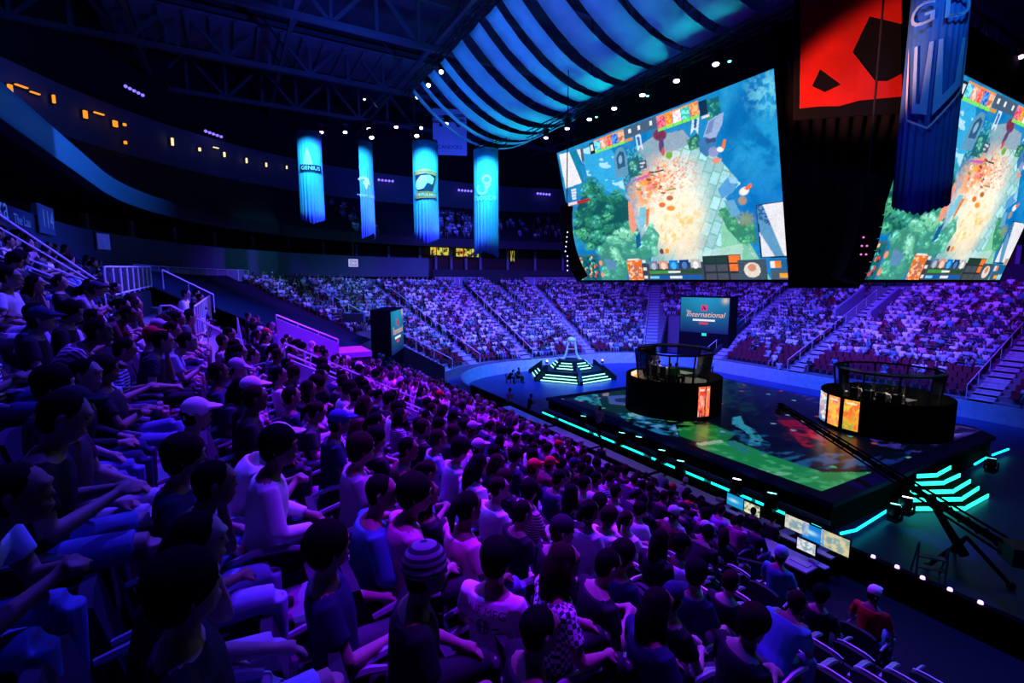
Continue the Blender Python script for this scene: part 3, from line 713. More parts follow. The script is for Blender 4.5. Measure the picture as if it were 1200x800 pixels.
# hanging rig above the screens: dark fascia and the corner drape
def drape(name,q,label,cat,mt,fold=.05,nf=10):
    a,b,c,d=[Vector(x) for x in q];n=(b-a).cross(c-a).normalized();m=MB();K=nf*6;vs=[]
    for j in (0,1):
        for i in range(K+1):
            f=i/K;p=(a.lerp(b,f)) if j==0 else (c.lerp(d,f));vs.append(p+n*fold*math.sin(f*nf*2*PI))
    m.add(vs,[(i,i+1,K+2+i,K+1+i) for i in range(K)]);o=m.build(name,mt,smooth=True,fix=False)
    md=o.modifiers.new('thick','SOLIDIFY');md.thickness=.02
    return tag(o,label,cat)
m=MB();m.box((23.2,17.5,18.0),(8.6,15.5,2.4));m.box((27,12.5,17.9),(17,7,2.2));[m.tube([(x,y,19),(x,y,36)],.03,5) for x in(19.5,27) for y in(10.5,24.5)]
tag(m.build('hanging_rig',M['black']),'large black box rig hanging over the stage above the two screens','hanging rig')
drape('corner_drape',[(17.95,10.75,8.75),(20.2,9.45,8.75),(16.3,11.0,17.6),(20.2,7.6,17.6)],'tall black drape closing the corner between the two screens','drape',M['black'])
# red emblem banner on the corner
def corner_banner():
    d=16.6
    q=[at(u,v,dd) for u,v,dd in((931,140,16.3),(1056,132,15.6),(931,-40,16.3),(1056,-40,15.6))]
    c=q[0];o=empty('corner_banner',c,'black banner with a red square emblem hanging over the corner drape','banner')
    a,b,t,e=[x-c for x in q];n=(b-a).cross(t-a).normalized()
    m=MB();m.add([a,b,e,t]+[x+n*(-.08) for x in(a,b,e,t)],[(0,1,2,3),(7,6,5,4),(0,4,5,1),(1,5,6,2),(2,6,7,3),(3,7,4,0)]);m.build('cloth',M['black'],o)
    def px(u,v):
        s=(u-931)/125.;tt=(136-v)/176.;return (a*(1-s)+b*s)*(1-tt)+(t*(1-s)+e*s)*tt
    # red field: vertices in banner-plane coordinates, with the dark cuts left open
    def piece(poly,nm='emblem',k=.02):
        m=MB();F=[px(*p)+n*k for p in poly];m.add(F,[tuple(range(len(F)))]);ob=m.build(nm,red,o,fix=False);md=ob.modifiers.new('t','SOLIDIFY');md.thickness=.015;return ob
    red=mat('red_cloth',(.55,.012,.004),.8,scale=1.,var=.5)
    # lower-left mass round the dark kite, and the band under the big dark cut
    piece([(937,124),(938,62),(962,80),(952,99),(967,107)]);piece([(937,124),(967,107),(987,99),(1000,62),(1026,97),(1040,98),(1056,90),(1056,117),(1008,119),(985,124),(960,123)])
    piece([(938,62),(938,-30),(975,-30),(1000,62),(987,99),(962,80)]);piece([(1000,62),(975,-30),(1056,-30),(1056,30),(1020,20)])
corner_banner()
# line-array speakers
def line_array(top,n,label,lean,rz,w=1.25):
    o=empty('line_array_speaker',top,label,'speaker','line array speakers',rz=rz)
    x=z=0.;an=-.10
    for i in range(n):
        an+=lean;h=.34
        m=MB();m.box((x,0,z-h/2),(.62,w,h-.015),tilt=Matrix.Rotation(an,3,'Y'));cab=m.build('cabinet',M['black'],o)
        m=MB();m.box((x+.33*math.cos(an),0,z-h/2-.33*math.sin(an)),(.02,w*.5,h*.6),tilt=Matrix.Rotation(an,3,'Y'));m.build('grille',M['blackmetal'],cab)
        x+=-math.sin(an)*h;z-=math.cos(an)*h
    m=MB();m.bar((0,-.5,.1),(0,.5,.1),.12);m.tube([(0,0,.1),(0,0,8)],.03,6);m.build('hanger',M['blackmetal'],o)
    for i in range(4):
        pass
    return o
p=at(664,243,27.);line_array((p.x,p.y,p.z),12,'curved black line array speaker hanging at the left edge of the left screen',.055,2.55,1.2)
p=at(1017,214,15.2);line_array((p.x,p.y,p.z),9,'curved black line array speaker hanging at the corner between the screens',.05,-.75,.95)
M_ind=emat('indicator_pink',hexc(255,120,220),1.2,False)
m=MB();
for i in range(9): q=at(665-.6*i*(i<5),272+5.6*i,25.6);m.ball(q,.04,6,4)
o=m.build('indicator_strip',emat('indicator',hexc(200,200,255),2.,False));tag(o,'column of tiny white indicator lights on the left line array speaker','indicator lights')
m=MB()
for (u,v) in((1012,278),(1010,288),(1016,288),(1009,298),(1015,298)): m.ball(at(u,v,14.6),.03,6,4)
o=m.build('indicator_strip',M_ind,fix=True);tag(o,'tiny pink and teal indicator lights on the corner line array speaker','indicator lights')
# ---- striped fabric sails ----
M['sail']=mat('sail_fabric',(.45,.72,.85),.75,scale=.9,var=.35)
sy=36.9
widths=[.55,.62,1.25,.85,1.5,1.25,1.2,1.25,1.55,1.6,1.5,1.5,1.5]
gaps=[1.15,1.0,1.0,1.1,1.0,.75,.6,.75,.6,.5,.5,.5,.5]
for i,(w,g) in enumerate(zip(widths,gaps)):
    m=MB();n=44;vs=[]
    for k in range(n+1):
        f=k/n;x=12.6+12.8*f;z=22.9-3.25*(1-(2*f-1)**2)+rnd.uniform(-.02,.02)
        tw=.12*math.sin(f*5+i)
        vs+=[(x,sy,z+tw*w*.3),(x,sy-w*.5,z-.06),(x,sy-w,z-tw*w*.3)]
    m.add(vs,[(3*k+j,3*k+3+j,3*k+4+j,3*k+1+j) for k in range(n) for j in(0,1)])
    o=m.build('fabric_streamer',M['sail'],smooth=True,fix=False);md=o.modifiers.new('t','SOLIDIFY');md.thickness=.015
    tag(o,'%s cyan fabric streamer swagged under the roof, %s counted from the far end'%('narrow' if w<.9 else 'wide',['first','second','third','fourth','fifth','sixth','seventh','eighth','ninth','tenth','eleventh','twelfth','thirteenth'][i]),'fabric streamer','ceiling streamers')
    sy-=w+g
# ---- team banners: half-round hanging curtains ----
def bcurve(r,a): return Vector((r*math.cos(a),r*math.sin(a),0))
M['banner']=mat('banner_fabric',(.12,.5,.8),.75,scale=.7,var=.25)
M['bannerd']=mat('banner_fabric_blue',(.03,.16,.5),.75,scale=.7,var=.3)
M['ink']=mat('white_print',(.85,.87,.9),.7);M['inkd']=mat('dark_print',(.01,.02,.06),.7);M['inko']=mat('orange_print',(.8,.25,.06),.7);M['inkb']=mat('pale_blue_print',(.3,.62,.9),.7)
def team_banner(top,h,r,facing,span,label,prints,hem,mt,truss_=True):
    """curtain on a curved track; facing = direction its middle looks; prints are (kind, geo, colour, x, y) in metres on the unrolled cloth"""
    o=empty('hanging_banner',(top.x,top.y,top.z-h),label,'banner','team banners',rz=facing)
    nf=11;n=110;m=MB();vs=[]
    def fold(f,k): return .035*(.25+.75*(1-k))*math.sin(f*nf*2*PI+1.3*math.sin(f*9))
    for k in (0,.15,.4,.7,1.):
        for i in range(n+1):
            f=i/n;a=(f-.5)*span;rr=r+fold(f,k)-r*.0;lo=hem*(abs(2*f-1)) if k==0 else 0
            p=bcurve(rr,a);vs.append((p.x,p.y,h*k+lo+(.04*math.sin(f*nf*2*PI) if k==0 else 0)))
    W=n+1;m.add(vs,[(j*W+i,j*W+i+1,(j+1)*W+i+1,(j+1)*W+i) for j in range(4) for i in range(n)])
    c=m.build('curtain',mt,o,smooth=True,fix=False);md=c.modifiers.new('t','SOLIDIFY');md.thickness=.012
    m=MB();tr=[bcurve(r,(i/16-.5)*span)+Vector((0,0,h+.05)) for i in range(17)];m.tube(tr,.035,6);m.build('track',M['blackmetal'],o)
    m=MB()
    for y in(-.6*r,.6*r): m.tube([(r*.4,y,h+.05),(r*.4,y,h+1.6)],.02,4)
    m.build('hanging_wire',M['blackmetal'],o)
    for ip,(nm,geo,mt2,x0,y0) in enumerate(prints):
        vs,fs=geo;F=[]
        for q in vs:
            a=(q[0]+x0)/r;p=bcurve(r+.062+.012*ip,a);F.append((p.x,p.y,q[1]+y0))
        m=MB();m.add(F,fs);m.build(nm,mt2,o,fix=False)
    return o
def poly2(pts,nx=1):
    """polygon cut in thin vertical slices so that it can follow the curve"""
    xs=sorted({p[0] for p in pts});x0,x1=xs[0],xs[-1];N=max(2,int((x1-x0)/.08));V=[];F=[]
    def span(x):
        ys=[]
        for i in range(len(pts)):
            (ax,ay),(bx,by)=pts[i],pts[(i+1)%len(pts)]
            if (ax<=x<bx)or(bx<=x<ax): ys.append(ay+(by-ay)*(x-ax)/(bx-ax))
        return sorted(ys)
    for i in range(N):
        a=x0+(x1-x0)*i/N+1e-5;b=x0+(x1-x0)*(i+1)/N-1e-5;sa,sb=span(a),span(b)
        if len(sa)!=len(sb): k=min(len(sa),len(sb))//2*2;sa,sb=sa[:k],sb[:k]
        for j in range(0,len(sa)-1,2):
            o=len(V);V+=[(a,sa[j]),(b,sb[j]),(b,sb[j+1]),(a,sa[j+1])];F.append((o,o+1,o+2,o+3))
    return V,F
def ringgeo(r0,r1,a0=0,a1=2*PI,n=28,sx=1.,sy=1.):
    V=[];F=[]
    for i in range(n+1):
        a=a0+(a1-a0)*i/n;V+=[(r0*sx*math.cos(a),r0*sy*math.sin(a)),(r1*sx*math.cos(a),r1*sy*math.sin(a))]
    for i in range(n):F.append((2*i,2*i+1,2*i+3,2*i+2))
    return V,F
def tocam(p): d=Vector((0,0,0))-Vector((p.x,p.y,0));return math.atan2(d.y,d.x)
T=lambda s,z,sp=1.: text_geo(s,z,0,sp)
p1=at(362,156,40.5);team_banner(p1,7.4,.95,tocam(p1),2.9,'blue hanging banner with a white peak emblem and lettered plate, leftmost',
  [('emblem',poly2([(-.45,0),(-.3,1.0),(-.12,1.5),(.1,1.0),(.3,0)]),M['ink'],-.1,4.55),('plate',poly2([(-.85,-.28),(.85,-.28),(.85,.28),(-.85,.28)]),M['inkd'],.0,4.42),('lettering',T('GENIUS',.42),M['ink'],0,4.42)],.45,M['banner'])
p2=at(422,167,40);team_banner(p2,7.3,.95,tocam(p2)+.95,2.2,'narrow-looking hanging banner with a white horse-head emblem, second from left',
  [('emblem',ringgeo(.3,.5,-.3,2.6),M['ink'],-.75,3.95),('emblem',poly2([(-.35,.2),(-.2,.55),(.1,.6),(.05,.1),(-.12,-.45),(-.2,0)]),M['ink'],-.45,3.7),('lettering',T('TEAM LIQUID',.30),M['ink'],-.35,2.95)],-.5,M['banner'])
p3=at(498,168,38.5);team_banner(p3,7.8,1.0,tocam(p3),2.7,'hanging banner with a bear-head shield emblem, third from left',
  [('emblem',poly2([(-.98,.75),(0,.98),(.98,.75),(.55,-.75),(-.7,-.75)]),M['inko'],0,4.7),('emblem',poly2([(-.85,.5),(0,.62),(.82,.5),(.5,-.7),(-.62,-.7)]),M['inkd'],0,4.7),('emblem',poly2([(-.8,-.35),(-.72,.05),(-.35,.45),(.3,.5),(.62,.3),(.5,-.2),(.1,-.05),(-.15,-.5),(-.6,-.62)]),M['ink'],0,4.7),
   ('plate',poly2([(-.85,-.3),(.8,-.22),(.8,.2),(-.85,.2)]),M['inko'],0,3.72),('lettering',T('VIRTUS.PRO',.28),M['ink'],0,3.7),('lettering',T('VIRTUS.PRO',.16),M['inkd'],0,5.42)],.5,M['banner'])
p4=at(570,177,37.5);team_banner(p4,7.6,.98,tocam(p4)-.2,2.7,'hanging banner with a white cloud loop emblem, fourth from left',
  [('emblem',ringgeo(.2,.36,0,2*PI),M['ink'],.2,5.3),('emblem',ringgeo(.26,.44,2.2,2*PI+.9),M['ink'],-.15,4.62),('emblem',poly2([(.05,-.1),(.4,.35),(.5,.25),(.2,-.2)]),M['ink'],.0,4.7),('lettering',T('CLOUD9',.46),M['ink'],0,3.95)],-.45,M['banner'])
p5=at(1104,-20,14.2);p5z=at(1104,250,14.2).z
team_banner(p5,p5.z-p5z,.68,tocam(p5),2.9,'large near blue banner with outlined block letters, hanging before the right screen',
  [('emblem',poly2([(-.62,1.5),(-.52,-.6),(.05,-1.0),(.85,.1),(.85,1.5),(.8,1.5),(.8,.12),(.04,-.94),(-.48,-.56),(-.57,1.5)]),M['ink'],-.05,3.4),
   ('lettering',poly2([(-.42,1.4),(-.36,-.45),(0,-.6),(0,1.4),(-.1,1.4),(-.1,-.28),(-.26,-.22),(-.3,1.4)]),M['inkb'],-.05,3.4),
   ('lettering',poly2([(.1,1.4),(.1,-.65),(.7,.15),(.7,1.4),(.55,1.4),(.55,.25),(.25,-.15),(.25,1.4)]),M['inkb'],-.05,3.4),
   ('lettering',T('G',.9),M['inkb'],-.35,5.6),('lettering',T('D',.9),M['inkb'],.38,5.6)],.35,M['bannerd'])
# white pennant in the roof
p=at(527,155,58);q=tocam(p);m=MB();m.box((0,0,0),(.06,4.,5.2));o=empty('roof_pennant',p,'white championship pennant hanging in the roof right of the third banner','pennant',rz=q);m.build('cloth',M['fabric'],o)
m=MB();m.add(*flat(ringgeo(.9,1.3,.2,PI-.2),(.04,0,.4),(0,1,0),(0,0,1)));m.build('emblem',M['inkd'],o,fix=False)
m=MB();m.add(*flat(T('CANUCKS',.62),(.04,0,-1.7),(0,1,0),(0,0,1)));m.build('lettering',M['inkd'],o,fix=False)
m=MB();m.bar((0,-2,2.65),(0,2,2.65),.1);m.build('top_bar',M['steel'],o)
# ---- lamps on the trusses ----
M['lens_v']=emat('violet_lens',hexc(225,170,255),9.,False);M['lens_w']=emat('white_lens',hexc(225,235,255),8.,False);M['lens_b']=emat('blue_lens',hexc(200,190,255),9.,False);M['lens_t']=emat('teal_lens',hexc(110,240,240),4.,False)
def moving_head(p,aim,lens,label,group,sc=1.,up=False,name='moving_head_lamp'):
    o=empty(name,p,label,'stage lamp',group);d=(Vector(aim)-Vector(p)).normalized();s=1 if up else -1
    m=MB();m.box((0,0,-s*.28*sc),(.36*sc,.3*sc,.14*sc));m.build('base',M['blackmetal'],o)
    m=MB()
    for y in(-.2,.2): m.box((0,y*sc,-s*.08*sc),(.1*sc,.04*sc,.36*sc))
    m.box((0,0,-s*.25*sc),(.1*sc,.42*sc,.04*sc));m.build('yoke',M['blackmetal'],o)
    m=MB();a=-d*.2*sc;b=d*.2*sc;m.tube([a,a*.4,b],[.1*sc,.16*sc,.15*sc],10);h=m.build('head',M['blackmetal'],o,smooth=True)
    m=MB();m.tube([b*1.0,b*1.06],.14*sc,10);m.build('lens',lens,h);return o
def box_truss(name,a,b,label,w=.4,n=None):
    m=MB();a=Vector(a);b=Vector(b);d=b-a;n=n or max(4,int(d.length/.8));x=d.cross(Vector((0,0,1))).normalized()*w/2;z=Vector((0,0,w/2))
    for i,j in((1,1),(1,-1),(-1,1),(-1,-1)): m.tube([a+x*i+z*j,b+x*i+z*j],.03,5)
    for i in range(n):
        p=a+d*(i/n);q=a+d*((i+1)/n);s=1 if i%2 else -1
        for e in(1,-1):
            m.tube([p+x*e-z*s,q+x*e+z*s],.018,4);m.tube([p+x*s+z*e,q-x*s+z*e],.018,4)
    return tag(m.build(name,M['blackmetal']),label,'lighting truss','lighting trusses')
PT=[(376,152,'v',42),(404,152,'w',43),(432,148,'v',42),(435,158,'w',38),(464,146,'v',42),(493,147,'w',42),(488,156,'w',38),(523,142,'v',41)]
for i,(u,v,c,d) in enumerate(PT):
    p=at(u,v,d);moving_head(p,(p.x*.6+4,p.y-8,3),M['lens_'+c],'%s lamp shining on the truss over the banners, %s from the left'%('violet' if c=='v' else 'white',['first','second','third','fourth','fifth','seventh','sixth','eighth'][i]),'banner truss lamps',1.25)
a=at(335,150,43);b=at(545,138,41);box_truss('lighting_truss',a,b,'dark lighting truss carrying the lamps over the blue banners')
a=at(556,176,38);b=at(596,166,36);box_truss('lighting_truss',a,b,'short truss over the fourth banner');a=at(486,166,38.3);b=at(512,168,38.7);box_truss('lighting_truss',a,b,'short truss over the third banner')
for i,(u,v) in enumerate([(489,112),(502,98),(517,82),(539,64)]):
    p=on_z(u,v,23.2);moving_head(p,(8,20,4),M['lens_w'],'white lamp at the left end of the streamers, %s from the bottom'%['first','second','third','fourth'][i],'streamer truss lamps',1.1)
box_truss('lighting_truss',(12.9,40,23.7),(12.9,12,23.7),'dark lighting truss along the left ends of the streamers')
for i,(u,v) in enumerate([(640,158),(665,147),(691,136),(720,123),(753,107),(793,90),(839,70)]):
    p=on_x(u,v,17.3);moving_head(p,(14,p.y-3,0),M['lens_b'],'white-violet lamp in the row above the left screen, %s from the left'%['first','second','third','fourth','fifth','sixth','seventh'][i],'lamps above the left screen',.95)
for i,(u,v) in enumerate([(699,135),(759,110),(855,69)]):
    p=on_x(u,v,17.2);moving_head(p,(14,p.y-3,0),M['lens_t'],'small pale blue lamp in the row above the left screen, %s of three'%['left','middle','right'][i],'small lamps above the left screen',.5)
box_truss('lighting_truss',(17.3,28,18.3),(17.3,10,18.3),'dark lighting truss just above the left screen')
p=at(1196,64,22);moving_head(p,(20,2,0),M['lens_v'],'violet lamp at the upper right above the right screen','right truss lamp',.8)
for i,(u,v,c) in enumerate([(757,332,'v'),(771,332,'w'),(793,332,'w'),(801,331,'w'),(811,333,'v'),(1015,333,'v'),(1037,335,'w'),(1046,333,'v')]):
    p=at(u,v,38 if u<900 else 33);moving_head(p,(p.x+6,p.y+12,6),M['lens_'+c],'%s lamp under the bottom edge of the screens, %s from the left'%('violet' if c=='v' else 'white',['first','second','third','fourth','fifth','sixth','seventh','eighth'][i]),'lamps under the screens',.7)
for u,v,c,d,lb in [(211,86,'warm',60,'small amber lamp in the dark roof at upper left'),(269,75,'lens_w',62,'small white lamp in the dark roof left of the streamers'),(427,113,'lens_w',62,'tiny white lamp on the roof steel above the second banner'),(558,264-32,'lens_w',62,'tiny white lamp right of the third banner')]:
    p=at(u,v,d);m=MB();m.tube([p,p-Vector((0,0,.3))],[.1,.22],8);m.ball(p-Vector((0,0,.32)),.14,8,5,mi=1);tag(m.build('roof_lamp',[M['blackmetal'],M[c]]),lb,'lamp')
# ================= corner tunnel boxes =================
def logo_face(o,y,z,W,H,k=1.):
    """event card: deep blue to teal ground, red square, script title"""
    nu,nv=30,24;U,V=np.meshgrid(np.linspace(-.5,.5,nu),np.linspace(0,1,nv));U=U.ravel();V=V.ravel()
    C=np.outer(1-V,lin((5,25,80)))+np.outer(V,lin((10,130,150)));r=np.exp(-((U)**2*8+(V-.9)**2*5));C+=np.outer(r,lin((20,90,110)));blend(C,np.exp(-((U-.42)**2*300+(V-.93)**2*150)),lin((235,205,150)))
    P=np.stack([np.full_like(U,.0),U*W,(V-.5)*H],1);me=grid_mesh('display',P,nu,nv,C,cardm);link('display',me,o,(y[0],0,z))
    X=y[0]+.015
    m=MB();s=.15*H;m.box((X,0,z+.12*H+s*.6),(.02,s*1.15,s*1.1));m.build('emblem',cardr,o)
    m=MB();m.add(*flat(poly2([(-.3*s,.3*s),(.05*s,.3*s),(.4*s,-.35*s),(.1*s,-.35*s)]),(X+.016,0,z+.12*H+s*.6),(0,1,0),(0,0,1)));m.add(*flat(poly2([(-.4*s,-.35*s),(-.4*s,0),(-.15*s,-.35*s)]),(X+.016,0,z+.12*H+s*.6),(0,1,0),(0,0,1)));m.build('emblem_cut',M['inkd'],o,fix=False)
    m=MB();m.add(*flat(text_geo('International',W*.155,.3),(X,.02*W,z+.015*H),(0,1,0),(0,0,1)));m.add(*flat(text_geo('The',W*.07,.3),(X,-.33*W,z+.1*H),(0,1,0),(0,0,1)));m.build('lettering',cardo,o,fix=False)
    m=MB();m.box((X,0,z-.14*H),(.02,W*.46,.055*H));m.build('caption_bar',cardw,o);m=MB();m.box((X,0,z-.23*H),(.02,W*.19,.06*H));m.build('caption_tab',cardr,o)
cardm=vmat('event_card',.9,sample=False);cardr=emat('card_red',hexc(230,60,35),.9,False);cardo=emat('card_peach',hexc(255,190,150),1.,False);cardw=emat('card_white',hexc(235,235,235),1.,False)
def tunnel_box(c,rz,W,D,z0,H,label,face):
    o=empty('tunnel_screen_box',(c.x,c.y,0),label,'screen box','tunnel screen boxes',rz=rz)
    m=MB();m.box((-D/2,0,z0/2+H/2),(D,W,z0+H));m.build('housing',M['black'],o)
    logo_face(o,(.03,),z0+H-face/2-.15,W*.97,face);return o
pL=at(465.5,386,40);tunnel_box(pL,R(-28),5.0,1.5,0,at(465,361,40).z,'black tunnel box with a bright event card on its narrow-seen face, left corner',3.4)
pR=at(825,370,54.5);ob=tunnel_box(pR,math.atan2(-.31,-.95),5.5,2.5,0,at(825,347,54.5).z,'wide event card screen over the dark tunnel in the right corner',3.9)
m=MB();m.add(*flat(text_geo('International',.6,.3),(.02,0,at(825,386,54.5).z),(0,1,0),(0,0,1)));m.build('lettering',emat('dim_violet_letters',hexc(90,40,220),.5,False),ob,fix=False)
m=MB();m.box((.02,.1,at(825,392,54.5).z),(.04,.5,.3));m.build('exit_sign',emat('green_sign',hexc(40,220,200),1.2,False),ob)
# ================= stage =================
SX0,SX1,SY0,SY1,STZ=18.1,34.4,8.7,27.0,1.2
LX0,LX1,LY0,LY1=18.75,34.0,9.45,26.2
def paint_floor(u,v,X,Y):
    C=np.tile(lin((4,10,34)),(len(u),1));n=fbm(X*.8,Y*.8,4,31);n2=fbm(X*2.6,Y*2.6,4,33);n3=fbm(X*1.2+Y*.4,Y*3.4,4,35)
    def P(poly,col,a=1.,th=None,nz=None):
        m=inpoly(u,v,poly).astype(float)
        if th is not None: m=m*np.clip(((n2 if nz is None else nz)-th)*7,0,1)
        blend(C,m,lin(col),a)
    blend(C,np.clip((n-.5)*4,0,1),lin((6,30,60)),.8)
    P([(672,460),(740,450),(740,478),(800,505),(840,500),(840,520),(700,478)],(8,55,45),.9);P([(690,455),(742,447),(742,492),(715,485)],(10,70,55),.8,.4)
    P([(672,468),(682,461),(700,462),(706,476),(692,473)],(60,205,235),.95,.36);P([(690,466),(707,463),(708,475),(700,474)],(20,40,90),.9,.5)
    P([(712,464),(742,462),(742,476),(714,473)],(90,120,220),.8);P([(720,467),(742,465),(742,472),(722,471)],(25,45,110),.9);P([(706,461),(714,460),(713,464),(706,464)],(200,180,200),.7)
    P([(722,484),(765,485),(792,498),(796,512),(770,508),(740,497)],(40,150,225),.95,.42);P([(722,484),(765,485),(792,498),(796,512)],(150,220,255),.8,.58);P([(735,484),(758,482),(758,486),(738,488)],(140,225,235),.8)
    P([(762,487),(790,497),(832,500),(838,496),(800,492),(780,484)],(90,190,70),.75,.4)
    P([(795,501),(835,497),(862,508),(848,520),(815,517),(796,511)],(20,140,70),.95);P([(795,501),(835,497),(862,508),(848,520)],(60,190,80),.8,.5)
    P([(815,520),(860,516),(900,532),(965,553),(1022,553),(966,578),(820,525)],(30,165,95),.95);P([(815,520),(860,516),(900,532),(965,553),(1022,553),(966,578),(820,525)],(90,220,150),.7,.52)
    P([(815,519),(845,515),(848,518),(822,522)],(190,230,200),.9);P([(880,548),(975,560),(972,563),(885,554)],(150,240,200),.8,.5,n3)
    P([(835,438),(905,440),(910,470),(880,490),(850,478)],(10,65,70),.8,.42);P([(838,440),(870,436),(900,448),(870,455)],(25,120,110),.6,.5)
    P([(858,489),(868,487),(872,497),(884,503),(894,515),(890,522),(876,522),(880,512),(870,503),(858,497)],(60,185,220),.95,.3);P([(840,500),(900,510),(905,532),(870,532),(845,515)],(30,110,170),.8,.5)
    P([(860,436),(975,445),(985,500),(930,505),(885,480),(880,455)],(4,10,42),.75,.35)
    P([(900,528),(1000,532),(1035,545),(1000,552),(930,546)],(40,120,190),.7,.46,n3)
    P([(912,492),(940,492),(970,515),(965,530),(940,522)],(190,25,45),.95,.42);P([(925,500),(955,505),(962,522),(945,520)],(255,50,60),.9,.52)
    P([(905,482),(930,480),(950,520),(920,515)],(100,20,50),.6,.5)
    P([(1000,500),(1110,470),(1160,500),(1075,530),(1030,522)],(70,60,190),.9,.45,n3);P([(1020,505),(1100,480),(1150,500),(1070,528)],(150,130,245),.8,.55,n3);P([(1060,500),(1122,492),(1135,505),(1085,512)],(30,25,110),.7,.5,n3)
    P([(1020,535),(1070,528),(1050,545),(1010,550)],(30,60,170),.8,.4,n3)
    P([(888,446),(945,448),(985,468),(975,480),(930,462)],(70,60,200),.85,.5,n3)
    for i in range(40):
        r=random.Random(i+900);x,y=r.uniform(LX0,LX1),r.uniform(LY0,LY1);m=((X-x)/.16)**2+((Y-y)/.12)**2<1;blend(C,m,lin(r.choice([(120,230,230),(160,200,255),(80,220,160),(230,90,90)])),.8)
    return np.clip(C,0,1)
nx,ny=190,200
X,Y=np.meshgrid(np.linspace(LX0,LX1,nx),np.linspace(LY0,LY1,ny));X=X.ravel();Y=Y.ravel();Pp=np.stack([X,Y,np.full_like(X,STZ+.012)],1)
uu,vv,_=proj(Pp)
st=empty('stage',(26.3,17.9,0),'large square stage with a glowing map floor and black skirts','stage')
C0=np.array((26.3,17.9,0))
o=link('led_floor',grid_mesh('led_floor',Pp-C0,nx,ny,paint_floor(uu,vv,X,Y),vmat('led_floor',.52,rough=.35,coat=.28,base=.004)),st)
ch=1.6
outline=[(SX0+ch*.0,SY0),(SX1-1.2,SY0),(SX1,SY0+1.2),(SX1,SY1),(SX0,SY1)]
m=MB();m.prism([(x-26.3,y-17.9) for x,y in outline],STZ-.18,STZ);m.build('deck',mat('stage_deck',(.012,.016,.13),.6,spec=.15),st)
m=MB();m.prism([(26.3+(x-26.3)*.985-26.3,17.9+(y-17.9)*.985-17.9) for x,y in outline],0.,STZ-.18);m.build('skirt',M['black'],st)
# teal light strips round the foot of the stage, on a black plinth edge
M['teal']=emat('teal_light',hexc(20,215,215),2.6);M['tealg']=emat('green_teal_light',hexc(40,235,190),2.4)
strip=empty('stage_light_strip',(SX0,SY0,0),'broken teal light strip along the foot of the stage facing the seats','light strip')
k=0
for y0,y1 in((8.75,11.4),(11.6,13.5),(13.9,17.0),(17.6,19.3),(19.8,21.5),(22.,25.0),(25.6,26.9)):
    m=MB();m.bar((-.32,y0-SY0,.26),(-.32,y1-SY0,.26),.05,.11);m.build('light_bar',M['teal'],strip)
m=MB();m.box((-.42,9.,.1),(.16,18.4,.2));m.box((-.25,9.,.36),(.3,18.4,.03));m.build('plinth',M['black'],strip)
m=MB();m.box((-.12,9.1,.3),(.03,18.2,.5));m.build('kick_panel',M['boards'],strip)
strip=empty('stage_light_strip',(SX0,SY0,0),'teal light strip at the near corner of the stage and along its right foot','light strip')
pts=[on_z(985,625,.26),on_z(1003,621,.26),on_z(1040,598,.26),on_z(1064,590,.26)]
m=MB()
for i in range(3):m.bar(pts[i]-Vector((SX0,SY0,0)),pts[i+1]-Vector((SX0,SY0,0)),.06,.08)
m.build('light_bar',M['teal'],strip)
for (u0,v0,u1,v1) in((1142,544,1156,536),(1163,533,1182,526)):
    m=MB();m.bar(on_z(u0,v0,.3)-Vector((SX0,SY0,0)),on_z(u1,v1,.3)-Vector((SX0,SY0,0)),.06,.08);m.build('light_bar',M['teal'],strip)
# corner steps with lit nosings
sp=empty('stage_steps',(25,8.,0),'black corner steps with glowing teal edges at the right end of the stage','steps')
SS=[((1064,596),(1131,595),(1157,580)),((1057,586),(1127,584),(1146,571)),((1066,577),(1117,575),(1136,563)),((1072,567),(1106,565),(1124,556)),((1074,558),(1098,556),(1113,547))]
for i,(a,b,c) in enumerate(SS):
    z=.12+.22*i;A,B,Cc=[on_z(*q,z) for q in(a,b,c)];o_=Vector((25,8.,0))
    back=[Vector((Cc.x,SY0+3,0)),Vector((A.x,SY0+3,0))]
    poly=[A-o_,B-o_,Cc-o_]+[p-o_ for p in back]
    m=MB();m.prism([(p.x,p.y) for p in poly],0,z+.06);s_=m.build('tread',M['black'],sp)
    m=MB()
    for p,q in((A,B),(B,Cc)):
        d=(q-p).normalized();n_=Vector((d.y,-d.x,0));
        m.bar(p-o_+n_*.03+Vector((0,0,.02)),q-o_+n_*.03+Vector((0,0,-.01)),.04,.16)
    m.build('light_edge',M['tealg'],s_)
# floor lamps round the stage
FL=[(683,492,.7,'t'),(728,512,.7,'t'),(748,517,.7,'t'),(775,533,.7,'t'),(797,546,.7,'t'),(863,568,.8,'b'),(904,585,.8,'t'),(1049,598,.5,'t'),(1063,590,.8,'w'),(1162,543,.7,'t')]
for i,(u,v,z,c) in enumerate(FL):
    p=on_z(u,v,z);moving_head(p,(p.x+2,p.y+1,9),M['lens_'+c],'black floor lamp aimed up beside the stage, %s from the left'%['first','second','third','fourth','fifth','sixth','seventh','eighth','ninth','tenth'][i],'floor lamps round the stage',1.15,up=True,name='floor_lamp')
